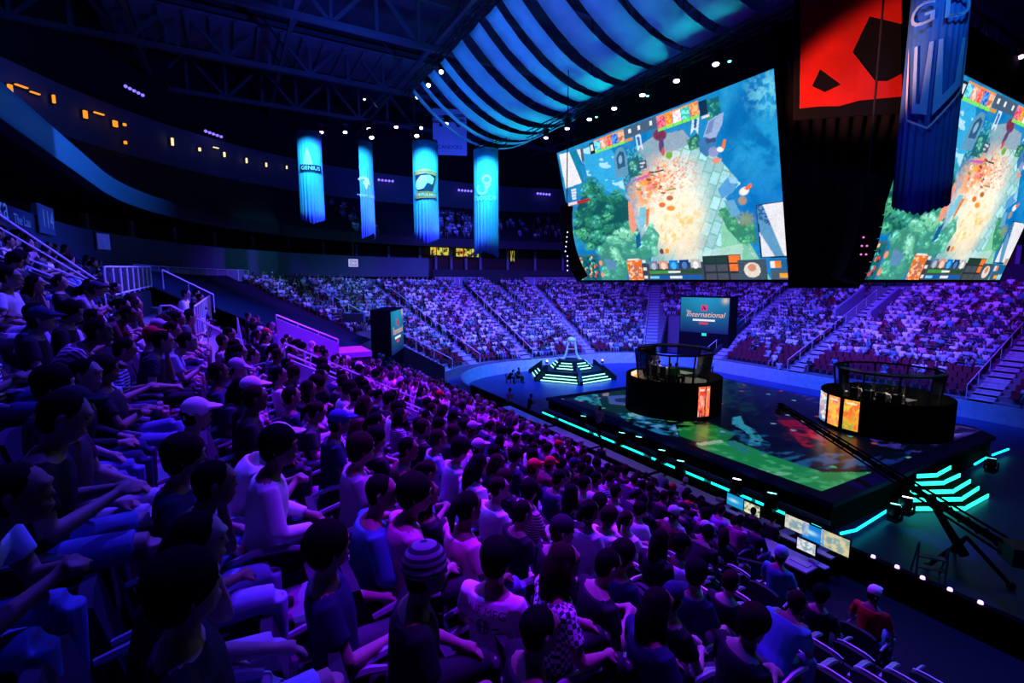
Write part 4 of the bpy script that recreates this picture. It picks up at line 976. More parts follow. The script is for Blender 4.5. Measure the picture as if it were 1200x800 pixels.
# ================= player booths =================
M['glass']=bpy.data.materials.new('booth_glass');N,L=nt(M['glass']);N.clear();ou=N.new('ShaderNodeOutputMaterial');mx=N.new('ShaderNodeMixShader');tr=N.new('ShaderNodeBsdfTransparent');gl=N.new('ShaderNodeBsdfGlossy');gl.inputs['Roughness'].default_value=.06;fr=N.new('ShaderNodeFresnel');fr.inputs['IOR'].default_value=1.45
tr.inputs['Color'].default_value=(.72,.8,.85,1);L.new(fr.outputs[0],mx.inputs['Fac']);L.new(tr.outputs[0],mx.inputs[1]);L.new(gl.outputs[0],mx.inputs[2]);L.new(mx.outputs[0],ou.inputs[0])
M['chrome']=mat('pale_steel_rim',(.75,.7,.6),.3,.5)
def led_poster(o,c,R0,a,w,z0,h,cols,seed,k=.03):
    """curved lit poster on the outside of a round wall, abstract patches of colour"""
    nu,nv=18,34;U,V=np.meshgrid(np.linspace(0,1,nu),np.linspace(0,1,nv));U=U.ravel();V=V.ravel()
    C=np.outer(1-V,lin(cols[0]))+np.outer(V,lin(cols[1]));rr=random.Random(seed)
    n=fbm(U*4,V*7,3,seed)
    blend(C,np.clip((n-.42)*6,0,1),lin(cols[2]),.9);blend(C,np.clip((fbm(U*6+3,V*9,3,seed+5)-.55)*8,0,1),lin(cols[3]),.9)
    blend(C,((U-.5)/.28)**2+((V-.52)/.2)**2<1,lin(cols[3]),.55);blend(C,(V>.86)&(V<.93)&(U>.15)&(U<.85),lin((240,235,220)),.8)
    A=a+(U-.5)*w/R0;P=np.stack([(R0+k)*np.cos(A),(R0+k)*np.sin(A),z0+V*h],1)
    ob=link('led_poster',grid_mesh('led_poster',P,nu,nv,np.clip(C,0,1),posterm),o);md=ob.modifiers.new('t','SOLIDIFY');md.thickness=.03;return ob
posterm=vmat('led_poster',1.15)
B_FLOOR={'left booth':1.7,'right booth':1.0}
def booth(c,R0,Rg,hw,hg,gap,posters,label,rimarc,wing=None,fl=.55):
    o=empty('player_booth',(c[0],c[1],STZ+.012),label,'player booth')
    m=MB();a0,a1=gap;m.lathe([(R0-.16,0),(R0,0),(R0,hw),(R0-.16,hw),(R0-.16,0)],seg=48,a0=a0,a1=a1);m.build('outer_wall',M['black'],o)
    if wing: m=MB();[m.bar(Vector((*p,hw/2)),Vector((*q,hw/2)),.14,hw) for p,q in wing];m.build('wing_wall',M['black'],o)
    m=MB();m.lathe([(0,fl),(Rg+.02,fl),(Rg+.02,.0)],seg=32);m.build('floor_base',M['dark'],o)
    ns=10
    m=MB();m.lathe([(Rg,fl),(Rg+.25,hg)],seg=ns);gp=m.build('glass_wall',M['glass'],o);
    for k in range(ns):
        a=2*PI*k/ns;m=MB();m.bar((Rg*math.cos(a),Rg*math.sin(a),fl-.05),((Rg+.25)*math.cos(a),(Rg+.25)*math.sin(a),hg),.07);m.build('mullion',M['blackmetal'],o)
    m=MB();m.tube([((Rg+.25)*math.cos(2*PI*k/ns),(Rg+.25)*math.sin(2*PI*k/ns),hg) for k in range(ns+1)],.06,6);m.build('top_ring',M['blackmetal'],o)
    m=MB();b0,b1=rimarc;m.tube([((Rg+.3)*math.cos(b0+(b1-b0)*k/12),(Rg+.3)*math.sin(b0+(b1-b0)*k/12),hg+.1) for k in range(13)],.06,6);m.build('rim_light_strip',M['chrome'],o,smooth=True)
    for j,(a,w,z0,h,cols) in enumerate(posters): led_poster(o,c,R0,a,w,z0,h,cols,j+int(c[0]))
    # table with monitors inside
    m=MB();m.box((0,0,fl+.67),(.8,2.6,.06))
    for x,y in((-.4,-1.2),(-.4,1.2),(.4,-1.2),(.4,1.2)): m.box((x,y,fl+.32),(.06,.06,.64))
    o2=empty('booth_desk',(c[0],c[1],STZ+.012),'players desk inside the %s'%('nearer left booth' if c[0]<26 else 'right booth'),'desk');m.build('desk_top',M['dark'],o2)
    return o
hot=[(230,40,40),(250,90,40),(255,170,60),(250,220,170)]
B1=(23.2,20.7);B2=(30.1,12.4)
def ang(c,u,v,z): p=on_z(u,v,z);return math.atan2(p.y-c[1],p.x-c[0])
a_r=ang(B1,829,492,1.2)
booth(B1,2.8,2.05,2.15,3.6,(0,2*PI),[],'left round player booth with dark glass and a black curved wall on the stage',(R(-20),R(100)),fl=1.7)
booth(B2,2.9,2.15,1.85,3.15,(0,2*PI),[],'right player booth with three bright posters on its black curved wall',(R(150),R(330)),fl=1.0)
def wall_angle(c,Rw,u,v):
    r=ray(u,v)
    for k in range(4000):
        q=EYE+r*(10+k*.01)
        if math.hypot(q[0]-c[0],q[1]-c[1])<Rw: return math.atan2(q[1]-c[1],q[0]-c[0])
    return None
# hot panels
b1=[o for o in bpy.data.objects if o.name.startswith('player_booth')]
o1,o2_=b1[0],b1[1]
for (u,w,cols,sd) in ((963.5,(959.5,967.5),[(60,110,170),(150,210,235),(230,240,245),(230,120,90)],3),(977,(971,983.5),[(250,120,40),(240,90,110),(255,170,90),(250,200,60)],4),(998,(989,1007),[(60,180,60),(250,210,60),(255,150,40),(235,90,50)],5)):
    p=on_z(u,500,1.6);
    # angle on the wall where this sight line meets it
    r=ray(u,480);best=None
    for k in range(2000):
        d=10+k*.02;q=Vector(EYE+r*d)
        if (Vector((q.x-B2[0],q.y-B2[1]))).length<2.9: best=q;break
    aa=[]
    for uu_ in w:
        r=ray(uu_,482);best=None
        for k in range(3000):
            d=10+k*.01;q=Vector(EYE+r*d)
            if (Vector((q.x-B2[0],q.y-B2[1]))).length<2.9: best=q;break
        aa.append(math.atan2(best.y-B2[1],best.x-B2[0])%(2*PI) if best is not None else None)
    if aa[0] is None: aa[0]=aa[1]-.3
    led_poster(o2_,B2,2.9,(aa[0]+aa[1])/2,abs(aa[1]-aa[0])*2.9,.2,1.55,cols,sd)
for (u0_,u1_,cols,sd) in ((818,825.5,[(150,20,60),(240,60,60),(255,110,50),(250,180,160)],21),(827,830.5,[(230,60,30),(250,80,50),(255,150,80),(240,120,120)],22)):
    a0_=wall_angle(B1,2.8,u0_,475);a1_=wall_angle(B1,2.8,u1_,475)
    if a0_ is not None and a1_ is not None: led_poster(o1,B1,2.8,(a0_+a1_)/2,max(.25,abs(a1_-a0_)*2.8),.25,1.7,cols,sd)
# left wing of booth 1 with its warm panel on the inner face
p=on_z(736,478,1.2);q=on_z(752,470,1.2)
bo=Vector((B1[0],B1[1],STZ+.012));m=MB();P_=p-bo;Q_=q+Vector((.5,.35,0))-bo;P_.z=Q_.z=0
m.bar(P_+Vector((0,0,1.15)),Q_+Vector((0,0,1.15)),.14,2.3);m.build('wing_wall',M['black'],o1)
d_=(Q_-P_);n_=Vector((d_.y,-d_.x,0)).normalized()
if n_.dot(Vector((-B1[0],-B1[1],0)))<0:n_=-n_
nu,nv=14,14;U,V=np.meshgrid(np.linspace(.05,.95,nu),np.linspace(0,1,nv));U=U.ravel();V=V.ravel();C=np.outer(1-V,lin((230,60,40)))+np.outer(V,lin((255,190,60)));blend(C,np.clip((fbm(U*4,V*5,3,8)-.5)*7,0,1),lin((250,225,200)),.9)
Pw=np.array([P_+d_*a+n_*.085+Vector((0,0,1.45+.8*b)) for a,b in zip(U,V)]);link('led_poster',grid_mesh('led_poster',Pw,nu,nv,C,posterm),o1)
# ================= trophy podium =================
PC=Vector((27.8,37.2,0));po=empty('trophy_podium',PC,'stepped hexagonal podium with glowing green-white stair edges behind the stage','podium')
base_a=math.atan2(-.91,-.42)
def hexa(r): return [Vector((r*math.cos(base_a+PI/3*k),r*math.sin(base_a+PI/3*k),0)) for k in range(6)]
M['nosing']=emat('mint_light',hexc(150,255,225),2.6)
tiers=[(4.0,.16),(3.72,.38),(3.44,.6),(3.16,.82),(2.1,1.05),(1.85,1.27),(1.6,1.49),(1.3,1.62)]
for i,(r,z) in enumerate(tiers):
    m=MB();H=hexa(r);m.prism([(p.x,p.y) for p in H],0 if i<4 else .8,z);t=m.build('step',M['dark'] if i not in(3,) else M['dark'],po)
    if i in (3,7):continue
    for k in range(6):
        a,b=H[k],H[(k+1)%6];d=(b-a).normalized();n_=Vector((d.y,-d.x,0));m=MB();g=.28
        m.bar(a+d*g+n_*.03+Vector((0,0,z-.05)),b-d*g+n_*.03+Vector((0,0,z-.05)),.05,.08);m.build('light_edge',M['nosing'],t)
for k,h in enumerate(hexa(1.)):
    m=MB();a=h*4.35;b=h*3.0;w=.3;s_=Vector((-h.y,h.x,0))*w/2
    m.add([a-s_,a+s_,b+s_,b-s_,(a-s_)+Vector((0,0,.35)),(a+s_)+Vector((0,0,.35)),b+s_+Vector((0,0,1.35)),b-s_+Vector((0,0,1.35))],[(3,2,1,0),(4,5,6,7),(0,1,5,4),(1,2,6,5),(2,3,7,6),(3,0,4,7)]);m.build('buttress',M['blackmetal'],po)
for k in (1,5): 
    h=hexa(3.0)[k];moving_head(PC+h+Vector((0,0,1.7)),(20,20,15),M['lens_v'],'small violet-lit lamp on the %s buttress of the podium'%('right' if k==1 else 'left'),'podium lamps',.6,up=True)
# trophy stand: two white legs arching to a round head with a cross bar
M['trophy']=mat('white_stand',(.8,.8,.72),.5)
tp=empty('trophy_stand',PC+Vector((0,0,1.62)),'white A-shaped trophy stand on top of the podium','trophy stand',rz=math.atan2(-PC.y,-PC.x))
for s in(-1,1):
    m=MB();m.tube([(0,s*.75,0),(0,s*.5,.5),(0,s*.38,1.2),(0,s*.3,1.75)],[.16,.12,.1,.12],8);m.ball((0,s*.8,.08),.2,8,6,sc=(1,1.2,.5));m.build('leg',M['trophy'],tp,smooth=True)
m=MB();m.tube([(0,-.36,1.0),(0,.36,1.0)],.06,6);m.build('cross_bar',M['trophy'],tp,smooth=True)
m=MB();m.ball((0,0,1.9),.42,12,8,sc=(.7,1,.62));m.build('head',M['trophy'],tp,smooth=True)
# ================= camera jib =================
jb=on_z(1128,668,0);jo=empty('camera_jib',jb,'long black camera crane reaching diagonally over the stage, on a wheeled base','camera crane')
piv=at(1128,610,15.6);tip=at(913,474,24.);tail=at(1192,648,13.2)
m=MB();W=.16
d=(tip-tail);
for i,j in((1,1),(1,-1),(-1,1),(-1,-1)):
    x=Vector((-d.y,d.x,0)).normalized()*W;m.tube([tail-jb+x*i+Vector((0,0,W*j)),tip-jb+x*i*.5+Vector((0,0,W*j*.5))],.035,6)
for k in range(40):
    f=k/40;p=tail.lerp(tip,f)-jb;q=tail.lerp(tip,(k+1)/40)-jb;s=1 if k%2 else -1;wz=W*(1-f*.5)
    m.tube([p+Vector((0,0,wz*s)),q-Vector((0,0,wz*s))],.03,4)
m.tube([tail-jb,tip-jb],[.11,.06],6);m.build('boom',M['black'],jo)
m=MB();m.box(tail-jb,(.7,.5,.5),rot=.7);m.box(tail-jb+Vector((.3,-.3,.05)),(.4,.4,.4),rot=.7);m.build('counterweight',M['blackmetal'],jo)
pb=tail.lerp(tip,.24)-jb
m=MB();m.tube([(0,0,.5),pb],[.14,.1],8)
for a in range(3): m.tube([(0,0,1.1),(1.1*math.cos(a*2.1+.5),1.1*math.sin(a*2.1+.5),.12)],.06,6)
m.build('column',M['blackmetal'],jo)
for a in range(3): mm=MB();mm.ball((1.1*math.cos(a*2.1+.5),1.1*math.sin(a*2.1+.5),.12),.12,8,6);mm.build('wheel',M['blackmetal'],jo)
m=MB();q=tip-jb;m.box(q+Vector((.1,0,-.35)),(.3,.25,.3));m.box(q+Vector((.1,0,-.1)),(.08,.08,.3));m.build('camera_head',M['blackmetal'],jo)
# small step stool near the boards
s0=on_z(1090,680,0);o=empty('step_ladder',(s0.x,s0.y,0),'small metal step frame on the floor beyond the boards','step ladder',rz=.6)
m=MB()
for y in(-.35,.35): m.tube([(0,y,0),(0,y,1.15)],.03,6);m.tube([(0,y,1.15),(.5,y,0)],.03,6)
m.build('frame',M['steel'],o)
for z in(.35,.7): m=MB();m.box((.1,0,z),(.24,.66,.04));m.build('step',M['steel'],o)
# lit studs along the near boards
for i,(u,v) in enumerate([(986,640),(1023,655),(1051,667),(1081,679),(1113,692),(1149,706)]):
    p=on_x(u,v,15.35);m=MB();m.lathe([(0,.08),(.05,.06),(.06,0),(0,0)],c=(p.x,p.y,1.245),seg=8);o=m.build('board_light',emat('board_light',hexc(215,170,255),2.5,False) if i==0 else bpy.data.materials['board_light'])
    tag(o,'small violet light on top of the near boards, %s from the left'%['first','second','third','fourth','fifth','sixth'][i],'light','board lights')
# ================= production desks =================
M['desk']=mat('desk_cloth',(.55,.5,.62),.7,var=.06);M['casing']=M['blackmetal']
def desk(y0,y1,x0,x1,z,label):
    o=empty('production_desk',((x0+x1)/2,(y0+y1)/2,.5),label,'desk','production desks');w=x1-x0;l=y1-y0
    m=MB();m.box((0,0,z-.5),(w,l,.05));m.build('desk_top',M['desk'],o)
    m=MB();m.box((-w/2+.02,0,(z-.5)/2),(.03,l,z-.54));m.box((w/2-.02,0,(z-.5)/2),(.03,l,z-.54));m.build('skirt',M['black'],o)
    return o
for i,(a,b) in enumerate(((6.75,8.4),(8.55,10.4),(10.6,13.6),(13.8,17.2),(17.4,21),(21.3,26))):
    desk(a,b,12.95,13.75,1.22,'%s production desk with a violet-lit top behind the front seats, counted from the right'%['first','second','third','fourth','fifth','sixth'][i])
    desk(a,b,14.15,14.75,1.27,'%s rear equipment counter along the near boards, counted from the right'%['first','second','third','fourth','fifth','sixth'][i])
def monitor(u,v,w,h,col,label,X=14.45,laptop=False,art=0):
    p=on_x(u,v,X);d=(Vector((EYE[0],EYE[1],p.z))-p).normalized();rz=PI+.0
    o=empty('laptop' if laptop else 'monitor',(p.x,p.y,1.295),label,'laptop' if laptop else 'monitor','desk screens',rz=PI)
    zc=max(p.z-1.295,h/2+.02 if laptop else h/2+.1)
    nu,nv=20,14;U,V=np.meshgrid(np.linspace(-.5,.5,nu),np.linspace(-.5,.5,nv));U=U.ravel();V=V.ravel();C=np.tile(lin(col),(len(U),1))
    n=fbm(U*7+art,V*5,3,int(u))
    if art==0: blend(C,np.exp(-((U+.1)**2*14+(V)**2*60)),lin((200,245,255)),.9)
    elif art==1: blend(C,np.clip((n-.5)*5,0,1),lin((90,150,150)),.7);blend(C,((U/.33)**2+(V/.3)**2<1)&(n>.45),lin((120,160,170)),.8)
    else: blend(C,np.clip((n-.5)*6,0,1),lin((40,60,50)),.9)
    P=np.stack([np.full_like(U,.012),U*w,V*h+zc],1);link('display',grid_mesh('display',P,nu,nv,np.clip(C,0,1),monm),o)
    m=MB();m.box((-.02,0,zc),(.05,w+.05,h+.05));m.build('casing',M['blackmetal'],o)
    m=MB()
    if laptop: m.box((.2,0,.012),(.3,w,.024))
    else: m.box((-.05,0,zc/2-.1),(.04,.1,zc));m.box((0,0,.01),(.2,.3,.02))
    m.build('keyboard_base' if laptop else 'stand',M['desk'] if laptop else M['blackmetal'],o)
    return o
monm=vmat('monitor_display',1.0,sample=False)
monitor(861,598,.62,.4,(20,150,210),'teal-blue lit monitor, leftmost on the production desks')
monitor(881,602,.55,.36,(225,225,190),'pale multiview monitor right of the teal monitor',art=2)
monitor(934,615,.72,.42,(220,215,200),'pale monitor showing a light picture on the production desks',art=1)
monitor(953,625,.62,.46,(15,130,220),'bright blue monitor between two pale monitors')
monitor(978,642,.75,.5,(215,205,160),'large yellowish monitor, rightmost on the production desks',art=1)
monitor(945,638,.5,.32,(225,225,230),'open white-screened laptop in front of the blue monitor',X=13.55,laptop=True,art=1)
o=[x for x in bpy.data.objects if x.name.startswith('laptop')][-1];o.location.z=1.245
for i,(u,v,s,c,lb) in enumerate([(944,632,.12,(.7,.05,.04),'small red box on the desk below the pale monitors'),(972,655,.2,(.75,.6,.8),'pile of pale papers at the right end of the desks'),(963,652,.15,(.5,.45,.6),'grey keypad on the desk near the papers'),(857,582,.18,(.5,.4,.5),'pinkish box on the rear counter left of the teal monitor'),(702,530,.14,(.7,.65,.4),'yellowish reel on the counter left of the desks')]):
    p=on_z(u,v,1.32);m=MB()
    if i==1:
        for k in range(6): m.box((rnd.uniform(-.03,.03),rnd.uniform(-.03,.03),.004+.008*k),(.22,.3,.006),rot=rnd.uniform(-.2,.2))
    elif i==4: m.lathe([(.04,0),(.14,0),(.14,.03),(.05,.04),(.05,.1),(.14,.11),(.14,.14),(.04,.14),(.04,0)],seg=16)
    else: m.box((0,0,s*.25),(s,s*1.6,s*.5));m.box((0,0,s*.52),(s*.8,s*1.3,s*.05))
    px=min(max(p.x,13.1),13.6) if i in(1,2) else min(max(p.x,14.3),14.6)
    if i in(1,2): z=1.245
    else: z=1.295
    o=m.build('desk_item' if False else ['equipment_box','paper_pile','keypad','equipment_box','cable_reel'][i],mat('item_%s'%['red','paper','keypad','pink','yellow'][i],c,.6),loc=(px,p.y,z));tag(o,lb,['box','papers','keypad','box','cable reel'][i])
# ================= people =================
def loft(m,rings,seg=14):
    """rings: (centre, half depth x, half width y, tilt about Y)"""
    vs=[]
    for c,rx,ry,tl in rings:
        c=Vector(c);M_=Matrix.Rotation(tl,3,'Y')
        for k in range(seg):
            a=2*PI*k/seg;vs.append(c+M_@Vector((rx*math.cos(a),ry*math.sin(a),0)))
    n=len(rings);fs=[(i*seg+k,i*seg+(k+1)%seg,(i+1)*seg+(k+1)%seg,(i+1)*seg+k) for i in range(n-1) for k in range(seg)]
    fs+=[tuple(range(seg-1,-1,-1)),tuple((n-1)*seg+k for k in range(seg))];m.add(vs,fs)
def remesh(m,name,vox,ratios,smooth=3):
    me=m.mesh(name,[]);o=bpy.data.objects.new(name,me);COL.objects.link(o)
    r=o.modifiers.new('r','REMESH');r.mode='VOXEL';r.voxel_size=vox
    s=o.modifiers.new('s','SMOOTH');s.factor=.5;s.iterations=smooth
    out=[]
    d=o.modifiers.new('d','DECIMATE')
    dg=bpy.context.evaluated_depsgraph_get()
    n0=None
    for rt in ratios:
        if n0 is None:
            d.ratio=1.;dg.update();n0=len(o.evaluated_get(dg).data.polygons)*2
        d.ratio=min(1.,rt/n0);dg.update()
        q=bpy.data.meshes.new_from_object(o.evaluated_get(dg),preserve_all_data_layers=False,depsgraph=dg);q.name=name
        q.polygons.foreach_set('use_smooth',[True]*len(q.polygons));q.update();out.append(q)
    bpy.data.objects.remove(o);bpy.data.meshes.remove(me);return out
def hand(m,w,f,nrm,side,curl=.5):
    """palm with four bent fingers and a side thumb; w wrist, f forearm direction, nrm back-of-hand normal"""
    f=f.normalized();nrm=(nrm-f*nrm.dot(f)).normalized();s=f.cross(nrm)*side
    m.tube([w,w+f*.05,w+f*.088],[.026,.036,.034],8)
    for i,(o,l) in enumerate(((.030,.072),(.010,.082),(-.011,.076),(-.031,.060))):
        b=w+f*.085+s*o;k=b+(f*math.cos(curl*.6)-nrm*math.sin(curl*.6))*l*.55;t=k+(f*math.cos(curl*1.7)-nrm*math.sin(curl*1.7))*l*.5
        m.tube([w+f*.06+s*o*.8,b,k,t],[.011,.0105,.0095,.008],6)
    b=w+f*.03+s*.03;m.tube([b,b+f*.03+s*.025-nrm*.01,b+f*.062+s*.03-nrm*.022],[.014,.012,.009],6)
def make_person(pose,slim=1.,lods=(7000,1500,200)):
    L=R(pose.get('lean',8));hy=R(pose.get('hy',0));hp=R(pose.get('hp',0));stand=pose.get('stand',False)
    hz=.92 if stand else .54
    def T(x,z): # torso frame: height z above the hips, x forward, tilted by the lean
        return Vector((x*math.cos(L)+z*math.sin(L),0,hz+z*math.cos(L)-x*math.sin(L)))
    def Ty(x,y,z): p=T(x,z);p.y=y;return p
    def torso(m,g,top=.56,bot=-.10):
        R_=[(T(-.01,bot),.10,.155*slim,L),(T(-.01,.02),.118,.172*slim,L),(T(.0,.15),.108,.152*slim,L),(T(.0,.30),.118,.168*slim,L),(T(-.005,.42),.112,.188*slim,L),(T(-.012,.50),.085,.165*slim,L)]
        if top>.53:R_.append((T(-.01,top),.055,.085*slim,L))
        loft(m,[(c,a+g,b+g,t) for c,a,b,t in R_])
    nb=T(-.005,.52);hc=T(pose.get('hx',.045),.705);hc.y=pose.get('hyo',0.)
    HM=Matrix.Rotation(hy,3,'Z')@Matrix.Rotation(L*.35+hp,3,'Y')
    def Hd(x,y,z): return hc+HM@Vector((x,y,z))
    arms={}
    for sd in(-1,1):
        sh=Ty(-.01,sd*.185*slim,.475);el,wr=pose['arm_l' if sd>0 else 'arm_r']
        arms[sd]=(sh,Vector((el[0],el[1]*sd,el[2])),Vector((wr[0],wr[1]*sd,wr[2])))
    legs={}
    for sd in(-1,1):
        if stand: legs[sd]=(Vector((0,sd*.09,.90)),Vector((.01+pose.get('st',0)*sd*.15,sd*.10,.49)),Vector((-.03+pose.get('st',0)*sd*.2,sd*.11,.09)))
        else:
            sp=pose.get('spread',.14);legs[sd]=(Vector((.0,sd*.09,.535)),Vector((.46,sd*sp,.54)),Vector((.46+pose.get('foot',.0)*(1 if sd>0 else -.3),sd*(sp-.01),.09)))
            if pose.get('cross') and sd>0: legs[sd]=(Vector((0,.09,.56)),Vector((.44,.0,.66)),Vector((.60,-.14,.36)))
    # --- body: one continuous surface
    m=MB();torso(m,-.006)
    m.tube([nb-Vector((0,0,.03)),hc-Vector((.015,0,.03))],[.062,.052],10)
    for c,r,sc in(((0,0,.02),.105,(.93,.74,1.03)),((.018,0,-.045),.078,(.95,.82,1.0)),((.045,0,-.085),.04,(1,1.05,.8))):
        p=Hd(*c);b=len(m.v);m.ball((0,0,0),r,14,10,sc=sc);m.v[b:]=[tuple(p+HM@Vector(q)) for q in m.v[b:]]
    m.tube([Hd(.084,0,.03),Hd(.100,0,-.012),Hd(.104,0,-.020)],[.010,.012,.014],6)        # nose
    m.tube([Hd(.085,-.04,.042),Hd(.096,0,.045),Hd(.085,.04,.042)],.012,6)                 # brow
    m.tube([Hd(.088,-.022,-.056),Hd(.096,0,-.054),Hd(.088,.022,-.056)],[.007,.010,.007],6) # lips
    m.tube([Hd(.086,-.015,-.068),Hd(.092,0,-.067),Hd(.086,.015,-.068)],[.006,.009,.006],6)
    for sd in(-1,1): m.tube([Hd(-.004,sd*.076,.03),Hd(-.014,sd*.088,.012),Hd(-.006,sd*.08,-.03)],[.012,.014,.009],6)
    for sd,(s_,e,w) in arms.items():
        m.tube([s_+Vector((0,-sd*.05,0)),s_,s_.lerp(e,.4),e],[.05,.055,.049,.040],10);m.tube([e,e.lerp(w,.3),w],[.041,.043,.027],10)
        hand(m,w,w-e if 'hf' not in pose else Vector(pose['hf']),Vector((0,sd*.3,1)) if not stand else Vector((.3,sd,0)),-sd,pose.get('curl',.6))
    for sd,(h,k,f) in legs.items():
        m.tube([h-Vector((.06,0,0)) if not stand else h,h.lerp(k,.35),k],[.088,.082,.058],12);m.tube([k,k.lerp(f,.3),f],[.058,.058,.038],12);m.tube([f,f+Vector((.02,0,-.05)),f+Vector((.15,sd*.02,-.065))],[.04,.042,.032],8)
    body=remesh(m,'person',.0085,lods)
    # --- shirt
    m=MB();torso(m,.014,top=.53,bot=-.13)
    for sd,(s_,e,w) in arms.items():
        ln=pose.get('sleeve',.62)
        m.tube([s_+Vector((0,-sd*.08,-.01)),s_,s_.lerp(e,min(1,ln))],[.062,.068,.066],12)
        if ln>1: m.tube([e-(w-e)*.05,e,e.lerp(w,.9)],[.053,.055,.042],12)
    shirt=remesh(m,'shirt',.013,(lods[0]*.45,lods[1]*.4,lods[2]*.5))
    m=MB();loft(m,[(T(-.01,-.12),.108,.165*slim,L),(T(-.01,.04),.122,.178*slim,L),(T(-.01,.08),.11,.165*slim,L)])
    for sd,(h,k,f) in legs.items():
        sh=pose.get('shorts',False)
        m.tube([h-Vector((.07,0,0)) if not stand else h+Vector((0,0,.02)),h.lerp(k,.4),k.lerp(h,.12) if sh else k],[.1,.094,.082 if sh else .07],12)
        if not sh: m.tube([k,k.lerp(f,.35),f+Vector((0,0,.02))],[.07,.066,.055],12)
    trs=remesh(m,'trousers',.013,(lods[0]*.4,lods[1]*.35,lods[2]*.4))
    sho=[]
    for sd,(h,k,f) in legs.items():
        m=MB();m.tube([f+Vector((-.05,0,-.04)),f+Vector((.0,0,-.04)),f+Vector((.1,sd*.015,-.055)),f+Vector((.19,sd*.02,-.062))],[.035,.05,.048,.03],10);sho.append(remesh(m,'shoe',.012,(350,100,16)))
    # --- hair and hats, in the head frame
    def headpart(fn,name,n):
        m=MB();fn(m);m.v=[tuple(Hd(*q)) for q in m.v];return remesh(m,name,.009,n,2)
    def short(m): m.ball((-.020,0,.038),.104,16,11,sc=(.98,.82,.98));m.ball((-.045,0,-.005),.08,12,9,sc=(.8,.98,1.1))
    def puffy(m): m.ball((-.022,0,.05),.122,16,11,sc=(1,.9,.95));m.ball((-.055,0,-.005),.092,12,9,sc=(.85,1,1.1))
    def long_(m):
        short(m);m.tube([(-.05,0,.02),(-.085,0,-.08),(-.10,0,-.2),(-.11,0,-.30)],[.085,.088,.075,.03],12)
        for s in(-1,1): m.tube([(-.03,s*.062,.03),(-.03,s*.082,-.08),(-.02,s*.08,-.2)],[.04,.036,.02],8)
    def tail(m): short(m);m.ball((-.115,0,.06),.04,8,6);m.tube([(-.12,0,.06),(-.16,0,-.02),(-.15,0,-.16)],[.035,.04,.012],8)
    def cap(m):
        m.ball((-.008,0,.048),.108,16,11,sc=(1.,.84,.92));m.tube([(.07,0,.062),(.13,0,.055),(.17,0,.042)],[.035,.028,.018],8)
        b=len(m.v);m.ball((.12,0,.055),.085,12,8,sc=(.95,.85,.13));m.ball((-.05,0,.0),.075,10,8,sc=(.8,1.02,1.))
    def beanie(m): m.ball((-.012,0,.055),.113,16,11,sc=(1.,.86,1.));m.tube([(-.012+.104*math.cos(a),.090*math.sin(a),.034) for a in [2*PI*k/16 for k in range(17)]],.017,6)
    H={'short':short,'puffy':puffy,'long':long_,'tail':tail,'cap':cap,'beanie':beanie}
    hats={k:headpart(f,'hair' if k not in('cap','beanie') else k,(900,260,70)) for k,f in H.items() if k in pose.get('heads',H)}
    eye=MB()
    for sd in(-1,1): eye.ball(Hd(.083,sd*.032,.022),.011,6,5)
    eyes=eye.mesh('eyes',eyemat,True)
    return dict(body=body,shirt=shirt,trousers=trs,shoes=sho,hats=hats,eyes=eyes,hc=hc.copy())
eyemat=mat('eye',(.05,.04,.04),.2)
M['skin']=objmat('skin',.55,.06,14);M['cloth']=objmat('cloth',.85,.12,8);M['plaid']=objmat('plaid_cloth',.85,.1,8,'plaid');M['stripe']=objmat('striped_cloth',.85,.1,8,'stripe');M['check']=objmat('patterned_cloth',.85,.1,8,'check');M['hairm']=objmat('hair',.95,.3,40);M['hairm'].node_tree.nodes['Principled BSDF'].inputs['Specular IOR Level'].default_value=.03
POSES=[
 dict(arm_l=((.08,.27,.74),(.30,.17,.66)),arm_r=((.08,.27,.74),(.30,.17,.66)),lean=4,curl=.4,tag='hands on thighs'),
 dict(arm_l=((.34,.20,.66),(.50,.05,.76)),arm_r=((.34,.20,.66),(.49,.03,.75)),lean=32,curl=1.1,hp=-.2*60,tag='leaning forward'),
 dict(arm_l=((.06,.26,.76),(.20,-.06,.84)),arm_r=((.06,.26,.75),(.21,-.08,.81)),lean=-8,curl=.7,cross=True,tag='arms folded and legs crossed'),
 dict(arm_l=((.26,.20,.72),(.235,.06,1.05)),arm_r=((.08,.27,.74),(.28,.08,.68)),lean=14,curl=1.0,hf=None,tag='hand to chin'),
 dict(arm_l=((.10,.25,.73),(.33,.06,.80)),arm_r=((.10,.25,.73),(.33,.05,.80)),lean=10,hp=16,curl=1.0,shorts=True,tag='hands together in the lap'),
 dict(arm_l=((.0,.32,.76),(.24,.32,.69)),arm_r=((.05,.26,.73),(.27,.06,.67)),lean=-5,hy=18,curl=.5,shorts=True,spread=.2,tag='slouched with knees apart'),
 dict(arm_l=((.08,.27,.74),(.30,.14,.67)),arm_r=((.10,.26,.74),(.32,.10,.68)),lean=8,hy=-22,curl=.6,sleeve=1.2,tag='looking aside'),
]
POSES[3].pop('hf')
for p in POSES:
    if 'hp' in p and p['hp']<0:p['hp']=-12
STAND=[dict(arm_l=((-.02,.27,1.14),(.06,.25,.90)),arm_r=((-.02,.27,1.14),(.10,.24,.91)),lean=2,stand=True,st=.6,curl=.6,sleeve=.62,tag='standing',heads=('short','cap')),
       dict(arm_l=((.10,.28,1.16),(.36,.16,1.22)),arm_r=((.10,.26,1.16),(.36,.12,1.18)),lean=8,stand=True,st=.5,curl=1.,sleeve=1.2,tag='standing with both arms forward',heads=('short','cap'))]
KIT=[make_person(p,1. if i%3 else .94) for i,p in enumerate(POSES)]
SKIT=[make_person(p,1.,(5000,1200,200)) for p in STAND]
